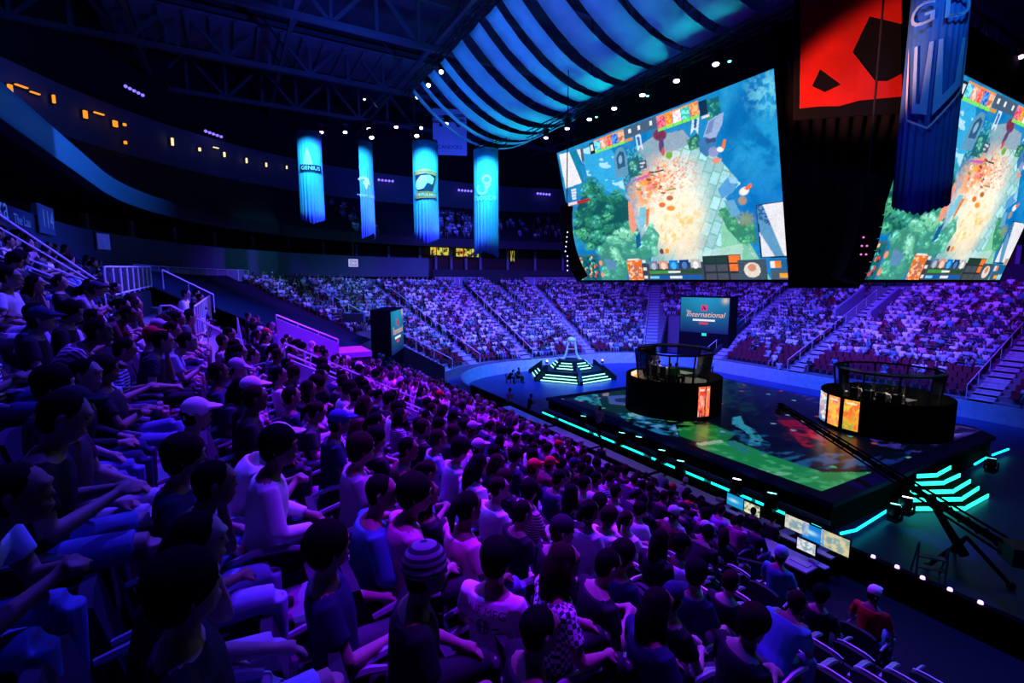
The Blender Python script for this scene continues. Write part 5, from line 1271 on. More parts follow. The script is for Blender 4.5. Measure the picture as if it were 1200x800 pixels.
for k in KIT+SKIT:
    for key,mt in(('body','skin'),('shirt','cloth'),('trousers','cloth')):
        for me in k[key]: me.materials.append(M[mt])
    for sm in k['shoes']:
        for me in sm: me.materials.append(M['cloth'])
    for hk,l in k['hats'].items():
        for me in l: me.materials.append(M['cloth'] if hk in('cap','beanie') else M['hairm'])
_pat={}
def patmesh(me,pt):
    if (me.name,pt) not in _pat:
        q=me.copy();q.materials.clear();q.materials.append(M[pt]);_pat[(me.name,pt)]=q
    return _pat[(me.name,pt)]
SKINS=[(.30,.19,.14),(.36,.24,.18),(.22,.13,.09),(.40,.28,.22),(.14,.085,.06)]
COLS={'white':(.78,.78,.8),'pale grey':(.45,.45,.48),'black':(.012,.012,.015),'dark grey':(.05,.05,.055),'navy':(.015,.02,.07),'red':(.5,.02,.025),'pale blue':(.35,.45,.65),'teal':(.05,.3,.32),'maroon':(.12,.015,.03),'pink':(.7,.3,.45),'denim blue':(.1,.15,.32),'olive':(.10,.11,.05)}
def person(kit,lod,loc,rz,shirt,trousers,hair,hairc,skin,sc=1.,pattern=None,hatc=None,eyes=False):
    o=link('person',kit['body'][lod],None,loc,rz);o.color=(*skin,1);o.scale=(sc,)*3
    def ch(nm,me,c):
        x=link(nm,me,o);x.color=(*c,1);return x
    me=kit['shirt'][lod]
    s=ch('shirt',patmesh(me,pattern) if pattern else me,COLS[shirt]);t=ch('trousers',kit['trousers'][lod],COLS[trousers])
    for sm in kit['shoes']: ch('shoe',sm[lod],(.04,.04,.045))
    if hair in('cap','beanie'):
        x=ch(hair,kit['hats'][hair][lod],hatc or COLS['navy'])
        if hair=='beanie' and lod==0: x.data=patmesh(x.data,'stripe')
        if lod<2: ch('hair',kit['hats']['short'][2],hairc).scale=(.985,)*3
    else: ch('hair',kit['hats'][hair][lod],hairc)
    if eyes: link('eyes',kit['eyes'],o)
    return o
def seat_xy(k): return 15.4-(O0+.8*k+.5)
ONES='zero first second third fourth fifth sixth seventh eighth ninth tenth eleventh twelfth thirteenth fourteenth fifteenth sixteenth seventeenth eighteenth nineteenth'.split()
def ordn(n):
    if n<20:return ONES[n]
    t,u=divmod(n,10);T_={2:('twentieth','twenty'),3:('thirtieth','thirty'),4:('fortieth','forty'),5:('fiftieth','fifty'),6:('sixtieth','sixty'),7:('seventieth','seventy')}[t]
    return T_[0] if u==0 else T_[1]+'-'+ONES[u]
# ---- arena seat ----
def seat_mesh_parts():
    m=MB();m.box((.02,0,.41),(.42,.46,.09));pan=m.mesh('seat_pan',M['seat'])
    m=MB();vs=[];n=8
    for j in range(2):
        for i in range(n+1):
            y=(i/n-.5)*.47;vs.append((-.20-.02*math.cos(y*6),y,.40) if j==0 else (-.30-.02*math.cos(y*6)+.0,y,.86-.05*(abs(y)/.235)**3))
    W=n+1;B=[(a-.06,b,c) for a,b,c in vs];m.add(vs+B,[(i,i+1,W+i+1,W+i) for i in range(n)]+[(2*W+i+1,2*W+i,3*W+i,3*W+i+1) for i in range(n)]+[(W+i,W+i+1,3*W+i+1,3*W+i) for i in range(n)]+[(i+1,i,2*W+i,2*W+i+1) for i in range(n)]+[(0,W,3*W,2*W),(W-1,3*W-1,4*W-1,2*W-1)][:1]+[(n,2*W+n,3*W+n,W+n)]);back=m.mesh('backrest',M['seat'],True)
    m=MB()
    m.tube([(-.24,0,.62),(-.05,0,.665),(.10,0,.66),(.2,0,.63)],[.02,.026,.026,.018],6);arm=m.mesh('armrest',M['seatmetal'],True)
    m=MB();m.box((-.02,.25,.32),(.06,.035,.64));m.box((-.02,-.25,.32),(.06,.035,.64));m.bar((-.1,-.25,.3),(-.1,.25,.3),.05);st=m.mesh('stand',M['blackmetal'])
    m=MB();m.tube([(-.29-.02*math.cos(y*6),y,.872-.05*(abs(y)/.235)**3) for y in [(i/8-.5)*.44 for i in range(9)]],.012,5);lit_edge=m.mesh('lit_top_edge',M['rail'],True)  # added bright tube, stands in for light on the empty seatback tops
    return pan,back,arm,st,lit_edge
SEAT=seat_mesh_parts()
def seat_full(loc,rz=0.,tip=False):
    o=empty('arena_seat',loc,None,'seat','arena seats around the near crowd',rz=rz)
    p=link('seat_pan',SEAT[0],o)
    if tip: p.rotation_euler=(0,R(-70),0);p.location=(.30,0,.22)
    b=link('backrest',SEAT[1],o)
    if tip: link('lit_top_edge',SEAT[4],b)
    for s in(-1,1): link('armrest',SEAT[2],o,(0,.265*s,0))
    link('stand',SEAT[3],o);return o
m=MB()
for me in (SEAT[0],SEAT[1],SEAT[3]): m.add([tuple(v.co) for v in me.vertices],[tuple(p.vertices) for p in me.polygons],0)
for s in(-1,1): m.add([(v.co.x,v.co.y+.265*s,v.co.z) for v in SEAT[2].vertices],[tuple(p.vertices) for p in SEAT[2].polygons],1)
SEAT_ONE=m.mesh('arena_seat',[M['seat'],M['seatmetal']])
# ---- who sits where: people surveyed from the photograph (head pixel, look) ----
# (u, v, pose, shirt, trousers, hair, pattern, words)
HAND=[
 (-6,548,1,'pale blue','denim blue','short',None,'in a pale blue shirt, elbows on knees at the lower left edge'),
 (52,436,0,'black','denim blue','puffy','check','with big dark hair in a black checked shirt at lower left'),
 (98,432,6,'black','navy','short',None,'in black with glasses between the checked and the plaid shirts'),
 (118,405,1,'pink','pale grey','short','plaid','in a pink plaid short-sleeved shirt, leaning forward'),
 (138,400,4,'pale blue','navy','short','stripe','in a pale striped shirt right of the pink plaid shirt'),
 (42,362,0,'navy','black','short',None,'with glasses in a navy t-shirt below the dark side wall'),
 (82,368,6,'black','black','puffy',None,'with a very large dark hairdo, in front of the dark side wall'),
 (16,326,0,'white','black','short','stripe','with swept grey hair in an open pale shirt at the left edge'),
 (40,328,3,'black','black','long',None,'with long hair and a hand at the mouth near the left edge'),
 (97,362,1,'white','pale grey','short',None,'in a white top leaning forward near the dark entrance'),
 (112,350,1,'pale grey','black','cap',None,'in a dark cap with folded hands just under the steel rail'),
 (205,468,0,'black','navy','cap',None,'in a bright pink-lit cap with the peak forward'),
 (213,520,0,'navy','denim blue','puffy',None,'with thick dark hair in a blue t-shirt, below the bright cap'),
 (252,556,3,'black','pale blue','short',None,'with dark hair and bare forearms raised, beside the blue t-shirt'),
 (232,612,3,'black','pale grey','long',None,'with long dark hair and a green lanyard at lower left'),
 (222,690,5,'black','pale blue','puffy',None,'with large dark hair at the bottom left'),
 (296,470,0,'black','black','cap',None,'in a purple-lit cap sitting left of the bright magenta shirt'),
 (328,520,1,'white','navy','cap',None,'in a very bright white shirt and pale cap bent forward'),
 (336,565,6,'white','black','puffy',None,'with big dark hair and a white shirt, below the bright shirt'),
 (300,478,0,'black','dark grey','short',None,'in black left of the pale cap'),
 (398,506,0,'navy','black','cap',None,'in a blue cap and blue jacket in the middle of the near crowd'),
 (425,540,0,'pale grey','dark grey','puffy',None,'with dark hair and a pale grey shirt below the blue cap'),
 (448,585,6,'teal','black','short',None,'in a dark teal shirt with a raised arm'),
 (365,622,5,'navy','dark grey','puffy',None,'in a blue shirt with dark hair, left of the knitted beanie'),
 (478,645,0,'black','black','beanie',None,'in a knitted patterned beanie and black jacket'),
 (520,618,6,'pink','black','puffy',None,'with dark hair in a loose purple-lit shirt right of the beanie'),
 (590,655,0,'white','black','puffy',None,'with dark hair in a white printed shirt reading HUF MFG'),
 (602,718,0,'black','black','short',None,'with close-cropped dark hair at the bottom middle'),
 (646,668,0,'white','black','long','check','with long black hair in a white patterned jacket'),
 (692,610,0,'pale grey','black','tail',None,'in a pale grey t-shirt with hair tied up'),
 (732,648,0,'navy','black','puffy',None,'broad-shouldered in a navy shirt at the lower middle'),
 (770,716,0,'navy','black','long',None,'with a thin shiny hairband at the bottom right of the crowd'),
 (775,640,0,'black','black','long',None,'with long black hair behind the navy hoodie'),
 (818,672,0,'navy','black','puffy',None,'in a blue hooded top at lower right'),
 (858,676,0,'black','black','short',None,'in black wearing headphones at lower right'),
 (800,650,6,'white','black','short',None,'in white between two dark-haired people at lower right'),
 (832,632,1,'black','black','short',None,'in black leaning forward at lower right'),
 (905,690,1,'teal','denim blue','short',None,'in a teal jacket among the empty seats at lower right'),
 (962,690,0,'black','black','puffy',None,'in black with a teal-striped sleeve among the empty seats'),
 (917,660,0,'teal','black','beanie',None,'in a pale teal hat near the end of the empty seats'),
 (1025,706,0,'red','denim blue','cap',None,'in a red shirt and lilac cap among the empty seats at lower right'),
 (740,575,0,'navy','black','cap',None,'in a navy cap near the desks'),
]
K0N=8
rows={}      # row -> list of (Y, hand index or None)
def solve_row(u,v,hc):
    r=ray(u,v);t=(7.84+.45*(hc.x-.06)+(hc.z-1.24)-CZ)/(r[2]+.45*r[0]);X=r[0]*t-hc.x;Y=r[1]*t-hc.y
    k=min(26,max(3,round((13.45-X)/.8)));dx=max(-.24,min(.24,X-seat_xy(k)))
    return dx,k,Y,t
placed=[];ledger=[];DX={}
for i,h in enumerate(HAND):
    e,k,Y,d=solve_row(h[0],h[1],KIT[h[2]]['hc'])
    DX[i]=e
    ledger.append((i,k,round(Y,2),round(e,2),round(d,2)))
    lst=rows.setdefault(k,[])
    for (y2,_) in lst:
        if abs(y2-Y)<.42: Y=y2+(.45 if Y>y2 else -.45)
    lst.append((Y,i))
def blocked(k,Y):
    X=seat_xy(k)
    if Y<6.8 and k<7:return True
    if Y>31 or (Y>24.6 and k>7): return True
    if k>25: return True
    if 11.35<Y<13.6 and k<=17: return True
    if 23.3<Y<24.7: return True
    if Y>13.2 and 17<=k<=21 and Y<25: return True
    if 13.4<Y<16.2 and k>=17: return True
    if 18.0<Y<20.8 and .4<X<7.9: return True
    if 1.6<Y<2.8 and 8<=k<14 and False: return True
    if math.hypot(X,Y)<1.55: return True
    if Y<5.3 and k<11: return True
    if Y<3.9 and k<13: return True
    if Y<1.9 and k<15: return True
    return False
emptyseats=[]
SEATS=[]
prs=random.Random(21)
for k in range(3,27):
    fixed=rows.get(k,[]);ys=[y for y,_ in fixed]
    y=-2.5+prs.uniform(0,.3)
    while y<33:
        if not blocked(k,y) and all(abs(y-q)>.5 for q in ys):
            p=proj((seat_xy(k),y,tread('N',0,k)+1.1))
            if p[2]>.6 and -120<p[0]<1320 and p[1]<900:
                if prs.random()<.95: SEATS.append((k,y,None,p))
                else: emptyseats.append((k,y,p))
        y+=.56
    for y,i in fixed: SEATS.append((k,y,i,proj((seat_xy(k),y,tread('N',0,k)+1.1))))
# empty rows at the lower right
for k in range(7,15):
    y=6.2
    while y>-.2:
        if blocked(k,y) and all(abs(y-q)>.5 for q,_ in rows.get(k,[])):
            p=proj((seat_xy(k),y,tread('N',0,k)+.7))
            if p[2]>.6 and p[0]<1300 and p[1]<860: emptyseats.append((k,y,p))
        y-=.56
SEATS.sort(key=lambda s:(s[2] is None and False,s[3][2]))
inview=[s for s in SEATS if -25<s[3][0]<1225 and s[3][1]<830]
NIND=292
near=inview[:NIND];restN=inview[NIND:]+[]
for s in SEATS:
    if s[2] is not None and s not in near: near.append(s);restN=[q for q in restN if q is not s]
# seat order in each row, for the labels
order={}
for k in range(3,27):
    L_=sorted([s for s in near if s[0]==k],key=lambda s:s[3][0])
    for j,s in enumerate(L_): order[id(s)]=j+1
rk=lambda k: ('%s row below camera'%ordn(18-k)) if k<18 else ('%s row above camera'%ordn(k-17))
hairw={'short':'short hair','puffy':'thick hair','long':'long hair','tail':'tied-up hair','cap':'a cap','beanie':'a beanie'}
for j,s in enumerate(near):
    k,Y,i,p=s;lod=0 if p[2]<7.5 else 1;base=(seat_xy(k)+(DX[i] if i is not None else 0),Y,tread('N',0,k)-(.45*DX[i] if i is not None else 0)*0)
    r=random.Random(int(k*1000+Y*37))
    if i is not None:
        h=HAND[i];po,shc,trc,hr,pat=h[2:7];lab='person '+h[7]
        hatc={'in a bright':(.8,.6,.75)}.get(h[7][:11],None) if hr=='cap' else None
        if hr=='cap':
            hatc=(.85,.7,.8) if ('bright' in h[7] or 'pale cap' in h[7] or 'lilac' in h[7]) else ((.03,.05,.25) if 'blue' in h[7] else (.25,.15,.3) if 'purple' in h[7] else (.03,.03,.05))
        if hr=='beanie': hatc=(.3,.25,.35) if 'teal' not in h[7] else (.2,.5,.55)
        sc=1.;
    else:
        po=r.choice([0,0,1,2,3,4,5,6,4]);dark=(p[0]<330 and p[1]>430) or (p[1]>600 and p[0]<500)  # lower-left shade is put into the cloth colours of these people
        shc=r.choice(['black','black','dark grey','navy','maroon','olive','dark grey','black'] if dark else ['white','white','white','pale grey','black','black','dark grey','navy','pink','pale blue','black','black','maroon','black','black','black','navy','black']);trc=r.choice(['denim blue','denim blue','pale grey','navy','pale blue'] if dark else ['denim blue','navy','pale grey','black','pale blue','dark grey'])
        hr=r.choice(['short','short','short','puffy','puffy','long','tail','cap']);pat=r.choice([None]*12+['stripe','stripe','plaid','check']);hatc=COLS[r.choice(['navy','black','pale grey','red'])];sc=r.uniform(.94,1.05)
        lab='person in %s %s with %s, %s from left, %s'%(shc,'patterned top' if pat else 'top',hairw[hr],ordn(order[id(s)]),rk(k))
    if len(lab.replace('-',' ').split())>16: lab=lab.replace(' with '+hairw.get(hr,'@'),'')
    if len(lab.replace('-',' ').split())>16: lab=lab.replace('patterned ','').replace('pale ','').replace('dark ','')
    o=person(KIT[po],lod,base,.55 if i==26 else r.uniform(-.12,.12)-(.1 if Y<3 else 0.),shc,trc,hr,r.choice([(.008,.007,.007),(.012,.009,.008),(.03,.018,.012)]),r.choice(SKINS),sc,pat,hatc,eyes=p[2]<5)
    tag(o,lab,'person','seated audience in the near stand')
    placed.append((o,s))
    if i is not None and 'HUF' in HAND[i][7]:
        kit=KIT[po];m=MB()
        from mathutils.bvhtree import BVHTree
        sm=kit['shirt'][lod];bv=BVHTree.FromPolygons([v.co for v in sm.vertices],[tuple(q.vertices) for q in sm.polygons])
        def onback(y,z):
            h_=bv.ray_cast(Vector((-1,y,z)),Vector((1,0,0)));return ((h_[0].x if h_[0] is not None else -.1)-.006,y,z)
        vs,fs=text_geo('HUF MFG',.072);m.add([onback(-v[0],.985+v[1]-abs(v[0])**2*.9) for v in vs],fs)
        vs,fs=ringgeo(.040,.047,0,2*PI,24);m.add([onback(-v[0],.89+v[1]) for v in vs],fs)
        for a,b in(((-.04,0),(.04,0)),((-.018,-.042),(-.018,.042)),((.018,-.042),(.018,.042)),((-.11,0),(-.07,0)),((.07,0),(.11,0))): m.bar(onback(-a[0],.89+a[1]),onback(-b[0],.89+b[1]),.006)
        m.build('lettering',M['inkd'],o,fix=False)
    # the seat under this person
    if j<120: q=seat_full(base)
    else: q=link('arena_seat',SEAT_ONE,None,base);tag(q,None,'seat','arena seats around the near crowd')
    q['label']='occupied dark arena seat, %s from left, %s'%(ordn(order[id(s)]),rk(k))
emptyseats=[e for e in emptyseats if -40<e[2][0]<1240 and e[2][1]<840]
emptyseats.sort(key=lambda e:e[2][2])
for k in range(3,27):
    L_=sorted([e for e in emptyseats[:130] if e[0]==k],key=lambda e:e[2][0])
    for j,e in enumerate(L_):
        base=(seat_xy(k),e[1],tread('N',0,k));q=seat_full(base,tip=e[2][2]<12) if e[2][2]<9 else link('arena_seat',SEAT_ONE,None,base)
        tag(q,'empty dark arena seat, %s empty one from left, %s'%(ordn(j+1),rk(k)),'seat','arena seats around the near crowd')
# ---- the rest of the audience: one mass per stand ----
def lowpoly(kit,hat,lod=2):
    parts=[(kit['body'][lod],0),(kit['shirt'][lod],1),(kit['trousers'][lod],2),(kit['hats'][hat][lod],3)];V=[];F=[];I=[];b=0
    for me,pi in parts:
        v=np.empty(len(me.vertices)*3,np.float32);me.vertices.foreach_get('co',v);V.append(v.reshape(-1,3))
        me.calc_loop_triangles();t=np.empty(len(me.loop_triangles)*3,np.int32);me.loop_triangles.foreach_get('vertices',t);t=t.reshape(-1,3);F.append(t+b);I.append(np.full(len(t),pi));b+=len(V[-1])
    return np.concatenate(V),np.concatenate(F),np.concatenate(I)
PROTO=[lowpoly(k,h) for k in KIT for h in('short','long')]
crowdmat=bpy.data.materials.new('crowd_cloth');N,L=nt(crowdmat);a=N.new('ShaderNodeAttribute');a.attribute_name='Col';L.new(a.outputs['Color'],N['Principled BSDF'].inputs['Base Color']);N['Principled BSDF'].inputs['Roughness'].default_value=.85
SHC=np.array([COLS[c] for c in('white','white','white','pale grey','pale grey','black','dark grey','navy','pink','pale blue','pale blue','white','teal','black','black')]);TRC=np.array([COLS[c] for c in('denim blue','navy','pale grey','black','pale blue','dark grey')]);SKA=np.array(SKINS);HAC=np.array([(.01,.008,.008),(.02,.015,.012),(.06,.04,.03),(.3,.3,.32)])
def crowd(name,spots,label):
    Vs=[];Fs=[];Cs=[];b=0
    for (x,y,z,rz) in spots:
        v,f,i=PROTO[rnd.randrange(len(PROTO))];c,s=math.cos(rz),math.sin(rz);sc=rnd.uniform(.93,1.06)
        Vs.append(np.stack([v[:,0]*c-v[:,1]*s,v[:,0]*s+v[:,1]*c,v[:,2]],1)*sc+np.array((x,y,z)));Fs.append(f+b);b+=len(v)
        pal=np.stack([SKA[rnd.randrange(5)],SHC[rnd.randrange(len(SHC))],TRC[rnd.randrange(len(TRC))],HAC[rnd.randrange(4)]]);Cs.append(pal[i])
    V=np.concatenate(Vs);F=np.concatenate(Fs);C=np.concatenate(Cs)
    me=bpy.data.meshes.new(name);me.vertices.add(len(V));me.vertices.foreach_set('co',V.astype(np.float32).ravel());me.loops.add(F.size);me.loops.foreach_set('vertex_index',F.astype(np.int32).ravel());me.polygons.add(len(F));me.polygons.foreach_set('loop_start',(np.arange(len(F))*3).astype(np.int32));me.update(calc_edges=True)
    at_=me.color_attributes.new('Col','FLOAT_COLOR','CORNER');at_.data.foreach_set('color',np.repeat(np.concatenate([C,np.ones((len(C),1))],1),3,axis=0).astype(np.float32).ravel())
    me.materials.append(crowdmat);o=link(name,me);return tag(o,label,'crowd',kind='stuff')
def seatmass(name,spots,label,mt):
    base=np.array([(x,y,z) for x in(-.22,.18) for y in(-.23,.23) for z in(.36,.45)]+[(x,y,z) for x in(-.32,-.24) for y in(-.23,.23) for z in(.4,.86)],float)
    fq=np.array([(0,1,3,2),(4,6,7,5),(0,4,5,1),(2,3,7,6),(0,2,6,4),(1,5,7,3)]);fq=np.concatenate([fq,fq+8]);Vs=[];Fs=[]
    for i,(x,y,z,rz) in enumerate(spots):
        c,s=math.cos(rz),math.sin(rz);Vs.append(np.stack([base[:,0]*c-base[:,1]*s+x,base[:,0]*s+base[:,1]*c+y,base[:,2]+z],1));Fs.append(fq+16*i)
    me=bpy.data.meshes.new(name);me.from_pydata(np.concatenate(Vs).tolist(),[],np.concatenate(Fs).tolist());me.materials.append(mt);return tag(link(name,me),label,'seats',kind='stuff')
spn=[(seat_xy(s[0]),s[1],tread('N',0,s[0]),rnd.uniform(-.15,.15)) for s in restN if s[3][2]>4]
crowd('near_stand_crowd',spn,'rest of the seated audience farther along the near stand on the left')
seatmass('near_stand_seats',spn+[(seat_xy(e[0]),e[1],tread('N',0,e[0]),0) for e in emptyseats[130:]],'dark seats under the farther audience of the near stand',M['seat'])
def spots(seg,t0,t1,pitch,occ,ka=1,kb=24):
    P=[];Q=[]
    for k in range(ka,kb):
        o=O0+.8*k+.5;ln=abs(t1-t0)*(1 if seg in'NEO' else (RC+o));n=int(ln/pitch)
        for i in range(n):
            t=t0+(t1-t0)*(i+.5)/n
            if seg=='L' and LT[0]-R(3)<t<LT[1]+R(5) and k<11:continue
            if seg=='R' and RTN[0]-R(3)<t<RTN[1]+R(3) and k<12:continue
            bad=False
            for s_,ta,a_,b_,w in AISLES:
                if s_==seg and abs(t-ta)*(1 if seg in'NEO' else (RC+o))<w/2+.32 and a_<=k<b_: bad=True
            if seg=='O' and 23.6<t<27.9 and k>=13: bad=True
            if bad: continue
            p,nn=bowl(seg,t,o);e=(p.x,p.y,tread(seg,t,k),math.atan2(nn.y,nn.x))
            Q.append(e)
            if rnd.random()<occ(k,t): P.append(e[:3]+(e[3]+rnd.uniform(-.2,.2),))
    return P,Q
lo=lambda k,t:.55 if k<4 else .95
pE,qE=spots('E',23.9,33.5,.55,lo);pL_,qL=spots('L',R(38),R(90),.55,lambda k,t:.92*(1 if k>3 else .4));pR_,qR=spots('R',0,R(90),.55,lambda k,t:.93 if k>2 else .7)
pO,qO=spots('O',2.5,33,.55,lambda k,t:.10 if k<5 else (.84 if k<22 else .6))
crowd('end_stand_crowd',pE+pR_,'seated audience filling the end stand under the game screen');crowd('corner_stand_crowd',pL_,'seated audience in the left corner stand behind the black tunnel box');crowd('far_stand_crowd',pO,'seated audience filling the far stand on the right below the screens')
seatmass('end_stand_seats',qE+qR,'dark red seats of the end stand',M['redseat']);seatmass('corner_stand_seats',qL,'dark red seats of the left corner stand',M['redseat']);seatmass('far_stand_seats',qO,'dark red seats of the far stand',M['redseat'])
# upper deck audience, far end
pu=[]
for k in range(7):
    for i in range(150):
        f=i/150
        if rnd.random()<(.30 if f>.3 else .0):
            s_,t_=('L',R(50)+R(40)*f*1.6) if f<.4 else (('E',23.9+9.6*(f-.4)/.3) if f<.7 else ('R',R(60)*(f-.7)/.3))
            if s_=='L' and t_>R(90): t_=R(90)
            p,n=bowl(s_,t_,21.8+.9*k);pu.append((p.x,p.y,14.9+.52*k,math.atan2(n.y,n.x)))
crowd('upper_deck_crowd',pu,'dim blue-lit audience in the upper deck at the far end')
# ---- people on the platform, floor and in the booths ----
def extra(kit,lod,loc,rz,shirt,trousers,hair,label,sc=1.,group=None,hatc=None):
    r=random.Random(label);o=person(kit,lod,loc,rz,shirt,trousers,hair,(.01,.008,.008),r.choice(SKINS[:4]),sc,None,hatc);return tag(o,label,'person',group)
q=on_x(215,356,-1.15);extra(KIT[6],0,(-1.2,q.y,PZ+.05),0.,'white','pale grey','short','person in a white shirt seated on the viewing platform behind the fence')
e=seat_full((-1.2,q.y,PZ));e['label']='seat on the viewing platform under the person in white'
for i,(dy,sh,lb) in enumerate(((1.3,'pale blue','in a pale blue top'),(2.3,'black','in black'),(3.2,'white','in white, third along'),(4.2,'navy','in navy'),(5.6,'pale grey','in pale grey, last'))):
    extra(KIT[i%5],1,(-1.25,q.y+dy,PZ),0,sh,'navy','short','person %s farther along the viewing platform behind the fence'%lb);e=seat_full((-1.25,q.y+dy,PZ));e['label']='platform seat under the person %s'%lb
q=on_y(118,336,14.9);extra(KIT[1],0,(q.x-.1,14.9,q.z-1.15),-.2,'black','dark grey','tail','person with tied-up hair leaning on the steel rail by the dark entrance',1.)
m=MB();m.box((q.x-.2,14.9,q.z-1.15+.2),(.5,.6,.45));m.box((q.x+.2,14.9,q.z-1.15-.05),(1.2,.8,.1));struct(m.build('floor_entrance_step',M['concrete']))
for (u,v,z,kit,sh,tr,hr,fc,lb) in [
 (912,443,0,SKIT[0],'pale grey','black','short',200,'person in a grey top standing on the floor beyond the stage'),
 (833,440,0,SKIT[0],'white','black','short',230,'person in white standing on the floor below the right tunnel stairs'),
 (607,448,0,KIT[0],'black','black','short',-60,'dark seated camera operator on the floor left of the podium'),
 (596,449,0,KIT[1],'black','black','cap',-40,'crouched person in black beside the seated camera operator'),
 (620,492,.0,SKIT[1],'black','black','short',-20,'standing camera operator in black by the near boards at left'),
 (596,486,.5,SKIT[1],'pink','black','short',10,'person in a pink top by the boards left of the stage'),
 (702,512,.5,SKIT[0],'pink','black','short',20,'person in a pale pink shirt standing by the boards below the stage corner')]:
    p=on_z(u,v,z);extra(kit,1,(p.x,p.y,z),R(fc),sh,tr,hr,lb)
    if kit in KIT:
        m=MB();m.box((0,0,.42),(.45,.45,.06))
        for x in(-.18,.18):
            for y in(-.18,.18): m.box((x,y,.2),(.04,.04,.4))
        m.box((-.22,0,.7),(.04,.45,.35));o=m.build('folding_chair',M['blackmetal'],loc=(p.x,p.y,z));o.rotation_euler=(0,0,R(fc));tag(o,'black folding chair under the %s'%('seated camera operator' if 'dark' in lb else 'crouched person in black'),'chair')
for (u,v,kit,sh,hr,lb) in [(773,556,KIT[1],'pale blue','short','person bent over the desk in a pale jacket, left of the white hooded one'),(797,566,KIT[1],'white','beanie','person in white with a pale hat working at the desks'),(893,600,KIT[0],'black','short','operator in black behind the leftmost monitors'),(912,610,KIT[4],'dark grey','short','operator in dark grey left of the pale monitor'),(722,522,KIT[0],'navy','short','operator in navy at the far end of the desks')]:
    p=on_z(u,v,1.6);extra(kit,1,(13.9 if u<890 else 13.95,p.y,.5),R(0),sh,'black',hr,lb,hatc=(.8,.8,.7));m=MB();m.box((0,0,.41),(.4,.42,.06));m.tube([(0,0,.05),(0,0,.4)],.03,6);m.box((0,0,.03),(.4,.06,.04));m.box((0,0,.03),(.06,.4,.04));m.box((-.2,0,.7),(.04,.4,.4));o=m.build('swivel_chair',M['blackmetal'],loc=(13.9 if u<890 else 13.95,p.y,.5));tag(o,'swivel chair under the '+' '.join(lb.replace('person ','one ').split()[:8]),'chair')
# players
def stool(x,y,z,lb):
    m=MB();m.box((0,0,.41),(.42,.42,.08));m.tube([(0,0,.03),(0,0,.4)],.04,6);m.box((0,0,.03),(.45,.07,.04));m.box((0,0,.03),(.07,.45,.04));m.box((-.22,0,.75),(.08,.4,.65));o=m.build('gaming_chair',M['dark'],loc=(x,y,z));return tag(o,lb,'chair')
for B,sh,bn in((B1,'black','left booth'),(B2,'white','right booth')):
    for j,(dx,dy) in enumerate(((-.95,-1.0),(-1.05,-.35),(-1.05,.3),(-.95,.95))):
        a=math.atan2(-B[1],-B[0]) ;z=STZ+B_FLOOR[bn]+.02
        extra(KIT[[0,1,4,0][j]],1,(B[0]+dx,B[1]+dy,z),0.,['black','pale grey','white','dark grey'][j] if B is B1 else ['white','pale grey','black','white'][j],'black','short','player seated in the %s, %s from the right'%(bn,ONES[j+1]))
        stool(B[0]+dx,B[1]+dy,z,'high-backed chair of the %s player from right, %s'%(ONES[j+1],bn)).rotation_euler=(0,0,0)
extra(SKIT[1],1,(B1[0]-.2,B1[1]+1.35,STZ+B_FLOOR['left booth']+.02),-1.9,'navy','black','short','coach in a navy shirt standing behind the players in the left booth')
# ================= light =================
def spot(p,aim,col,W,ang=60,blend_=.6,size=.3,name='spot'):
    l=bpy.data.lights.new(name,'SPOT');l.color=col;l.energy=W;l.spot_size=R(ang);l.spot_blend=blend_;l.shadow_soft_size=size
    o=bpy.data.objects.new(name,l);COL.objects.link(o);o.location=p;o.rotation_euler=(Vector(aim)-Vector(p)).to_track_quat('-Z','Y').to_euler();return o
PU=(.215,.0,1.);BL=(.02,.03,1.);VI=(.11,.03,1.);TE=(.0,.55,.75);CY=(.05,.5,1.)
# violet floods over the near stand
spot((8,15,24),(4.6,11.,4),PU,56000,54,.95);spot((3.2,3.4,22),(1.5,2.9,7),PU,16000,13,.9);spot((7,9,20),(3.6,18.6,6),PU,26000,24,.8);spot((7,9,22),(2.4,5.4,6),PU,30000,28,.95);spot((10,24,20),(3,18.5,5),PU,30000,34,.9)
spot((10,7,22),(4.5,5,5),(.14,.0,1.),9000,40,.9)
spot((12,25,24),(5.5,19,4),PU,62000,52,.9)
# deep blue base over the near seats
spot((4,4,23),(.2,3.4,7),(.03,.02,1.),5000,46,.9);spot((4,13,25),(-2,11,8),(.05,.025,1.),36000,70,.9);spot((14,34,22),(4,30,4),BL,26000,90,.9)
# end and far stands
for x,y,ax,ay,W in((26,30,29,52,60000),(24,37,20,50,34000),(30,26,56,30,44000),(33,16,56,14,40000),(30,28,44,46,36000)):
    spot((x,y,19),(ax,ay,5),VI,W,72,.9)
spot((36,14,19),(54,16,5),PU,16000,70,.9)
# floor and boards
spot((27,32,22),(30,40,0),(.02,.12,1.),34000,80,.8);spot((28,27,13),(29,42,.4),(.02,.2,1.),12000,100,.7);spot((30,20,13),(42,24,.4),(.02,.10,1.),15000,100,.7);spot((16,28,20),(11,41,5),VI,26000,50,.9);spot((14,32,21),(5,50,8),VI,26000,40,.9);spot((38,20,20),(42,24,.5),(.03,.08,1.),26000,95,.8);spot((26,12,20),(22,4,0),BL,34000,90,.9);spot((20,33,20),(18,34,0),BL,34000,80,.8);spot((15,3,14),(11,2,.5),BL,5000,70,.9);spot((18.5,14,17),(13.4,9,1.2),(.22,.05,1.),14000,80,.9);spot((30,33,20),(42,38,1),(.08,.08,1.),20000,70,.8)
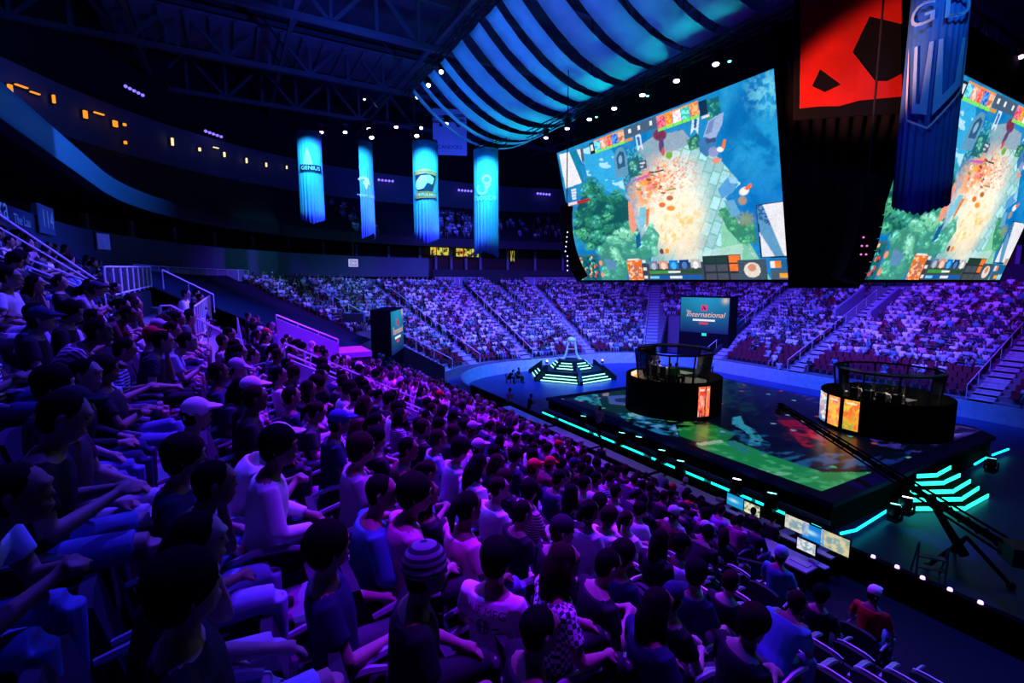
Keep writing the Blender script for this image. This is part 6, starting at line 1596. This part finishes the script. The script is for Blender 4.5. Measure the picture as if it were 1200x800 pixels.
# banners
for p,W in((p1,1500),(p2,1100),(p3,1900),(p4,1900)):
    d=(Vector((0,0,0))-Vector((p.x,p.y,0))).normalized();spot((p.x+d.x*4.5,p.y+d.y*4.5,p.z-.4),(p.x,p.y,p.z-3.6),(.07,.6,1.),W*2.6,70,.9,.1)
spot((p5.x-3.,p5.y-2.,20),(p5.x,p5.y,13),(.05,.35,1.),900,60,.8)
spot((p1.x+2,p1.y-3,p1.z+2),(p1.x+.8,p1.y,p1.z-3),PU,900,30)
# emblem banner
spot((9.5,11.,12.5),(17.6,8.9,15.4),(1.,.3,.2),9000,25,.5)
# streamers: blue at the truss side, teal at the sag
for y in(34,27,20): spot((8,y-4,14),(14,y,22),(.0,.2,1.),1900,80,.9)
for y in(32,24,17): spot((19,y-3,13.6),(20,y,20),(.0,.7,.7),1300,90,.9)
# roof and upper deck, faint
spot((10,40,25),(10,58,33),(.02,.07,1.),3000,120,.9);spot((24,52,20),(26,66,17),(.03,.12,1.),2500,80,.9);spot((-2,30,22),(-16,40,22),(.02,.1,1.),5000,100,.9);spot((22,46,18),(30,74,22),(.02,.07,1.),4500,100,.9)
spot((2,20,11.2),(-8,33,11.2),(.02,.10,1.),5200,26,.9)
spot((8,20,18),(-1.5,16,8),(.12,.08,1.),20000,50,.9)
spot((14,3,14),(7,2.5,4),(.03,.3,1.),1500,50,.9)
spot((21,29,15),(27.8,37.2,2.6),(.9,.95,.8),2600,11,.5)
# booths' own lamps
for B in(B1,B2):
    l=bpy.data.lights.new('booth_lamp','SPOT');l.color=(1.,.82,.6);l.energy=1100;l.spot_size=R(95);l.spot_blend=.5;l.shadow_soft_size=.5;o=bpy.data.objects.new('booth_lamp',l);COL.objects.link(o);o.location=(B[0]+.4,B[1]-.1,STZ+(4.6 if B is B1 else 4.1))
w=bpy.data.worlds.new('World');SC.world=w;w.use_nodes=True;w.node_tree.nodes['Background'].inputs['Color'].default_value=(.004,.008,.05,1);w.node_tree.nodes['Background'].inputs['Strength'].default_value=.05
# ================= camera =================
c=bpy.data.cameras.new('camera');co=bpy.data.objects.new('camera',c);COL.objects.link(co);SC.camera=co
c.sensor_width=36;c.lens=36*FPX/1200;c.clip_start=.05;c.clip_end=400
co.location=tuple(EYE);Mx=Matrix((RT,UP,-FW)).transposed();co.rotation_euler=Mx.to_euler()
v=SC.view_settings;v.view_transform='Standard';v.look='None';v.exposure=0.;v.gamma=1.;v.use_curve_mapping=False
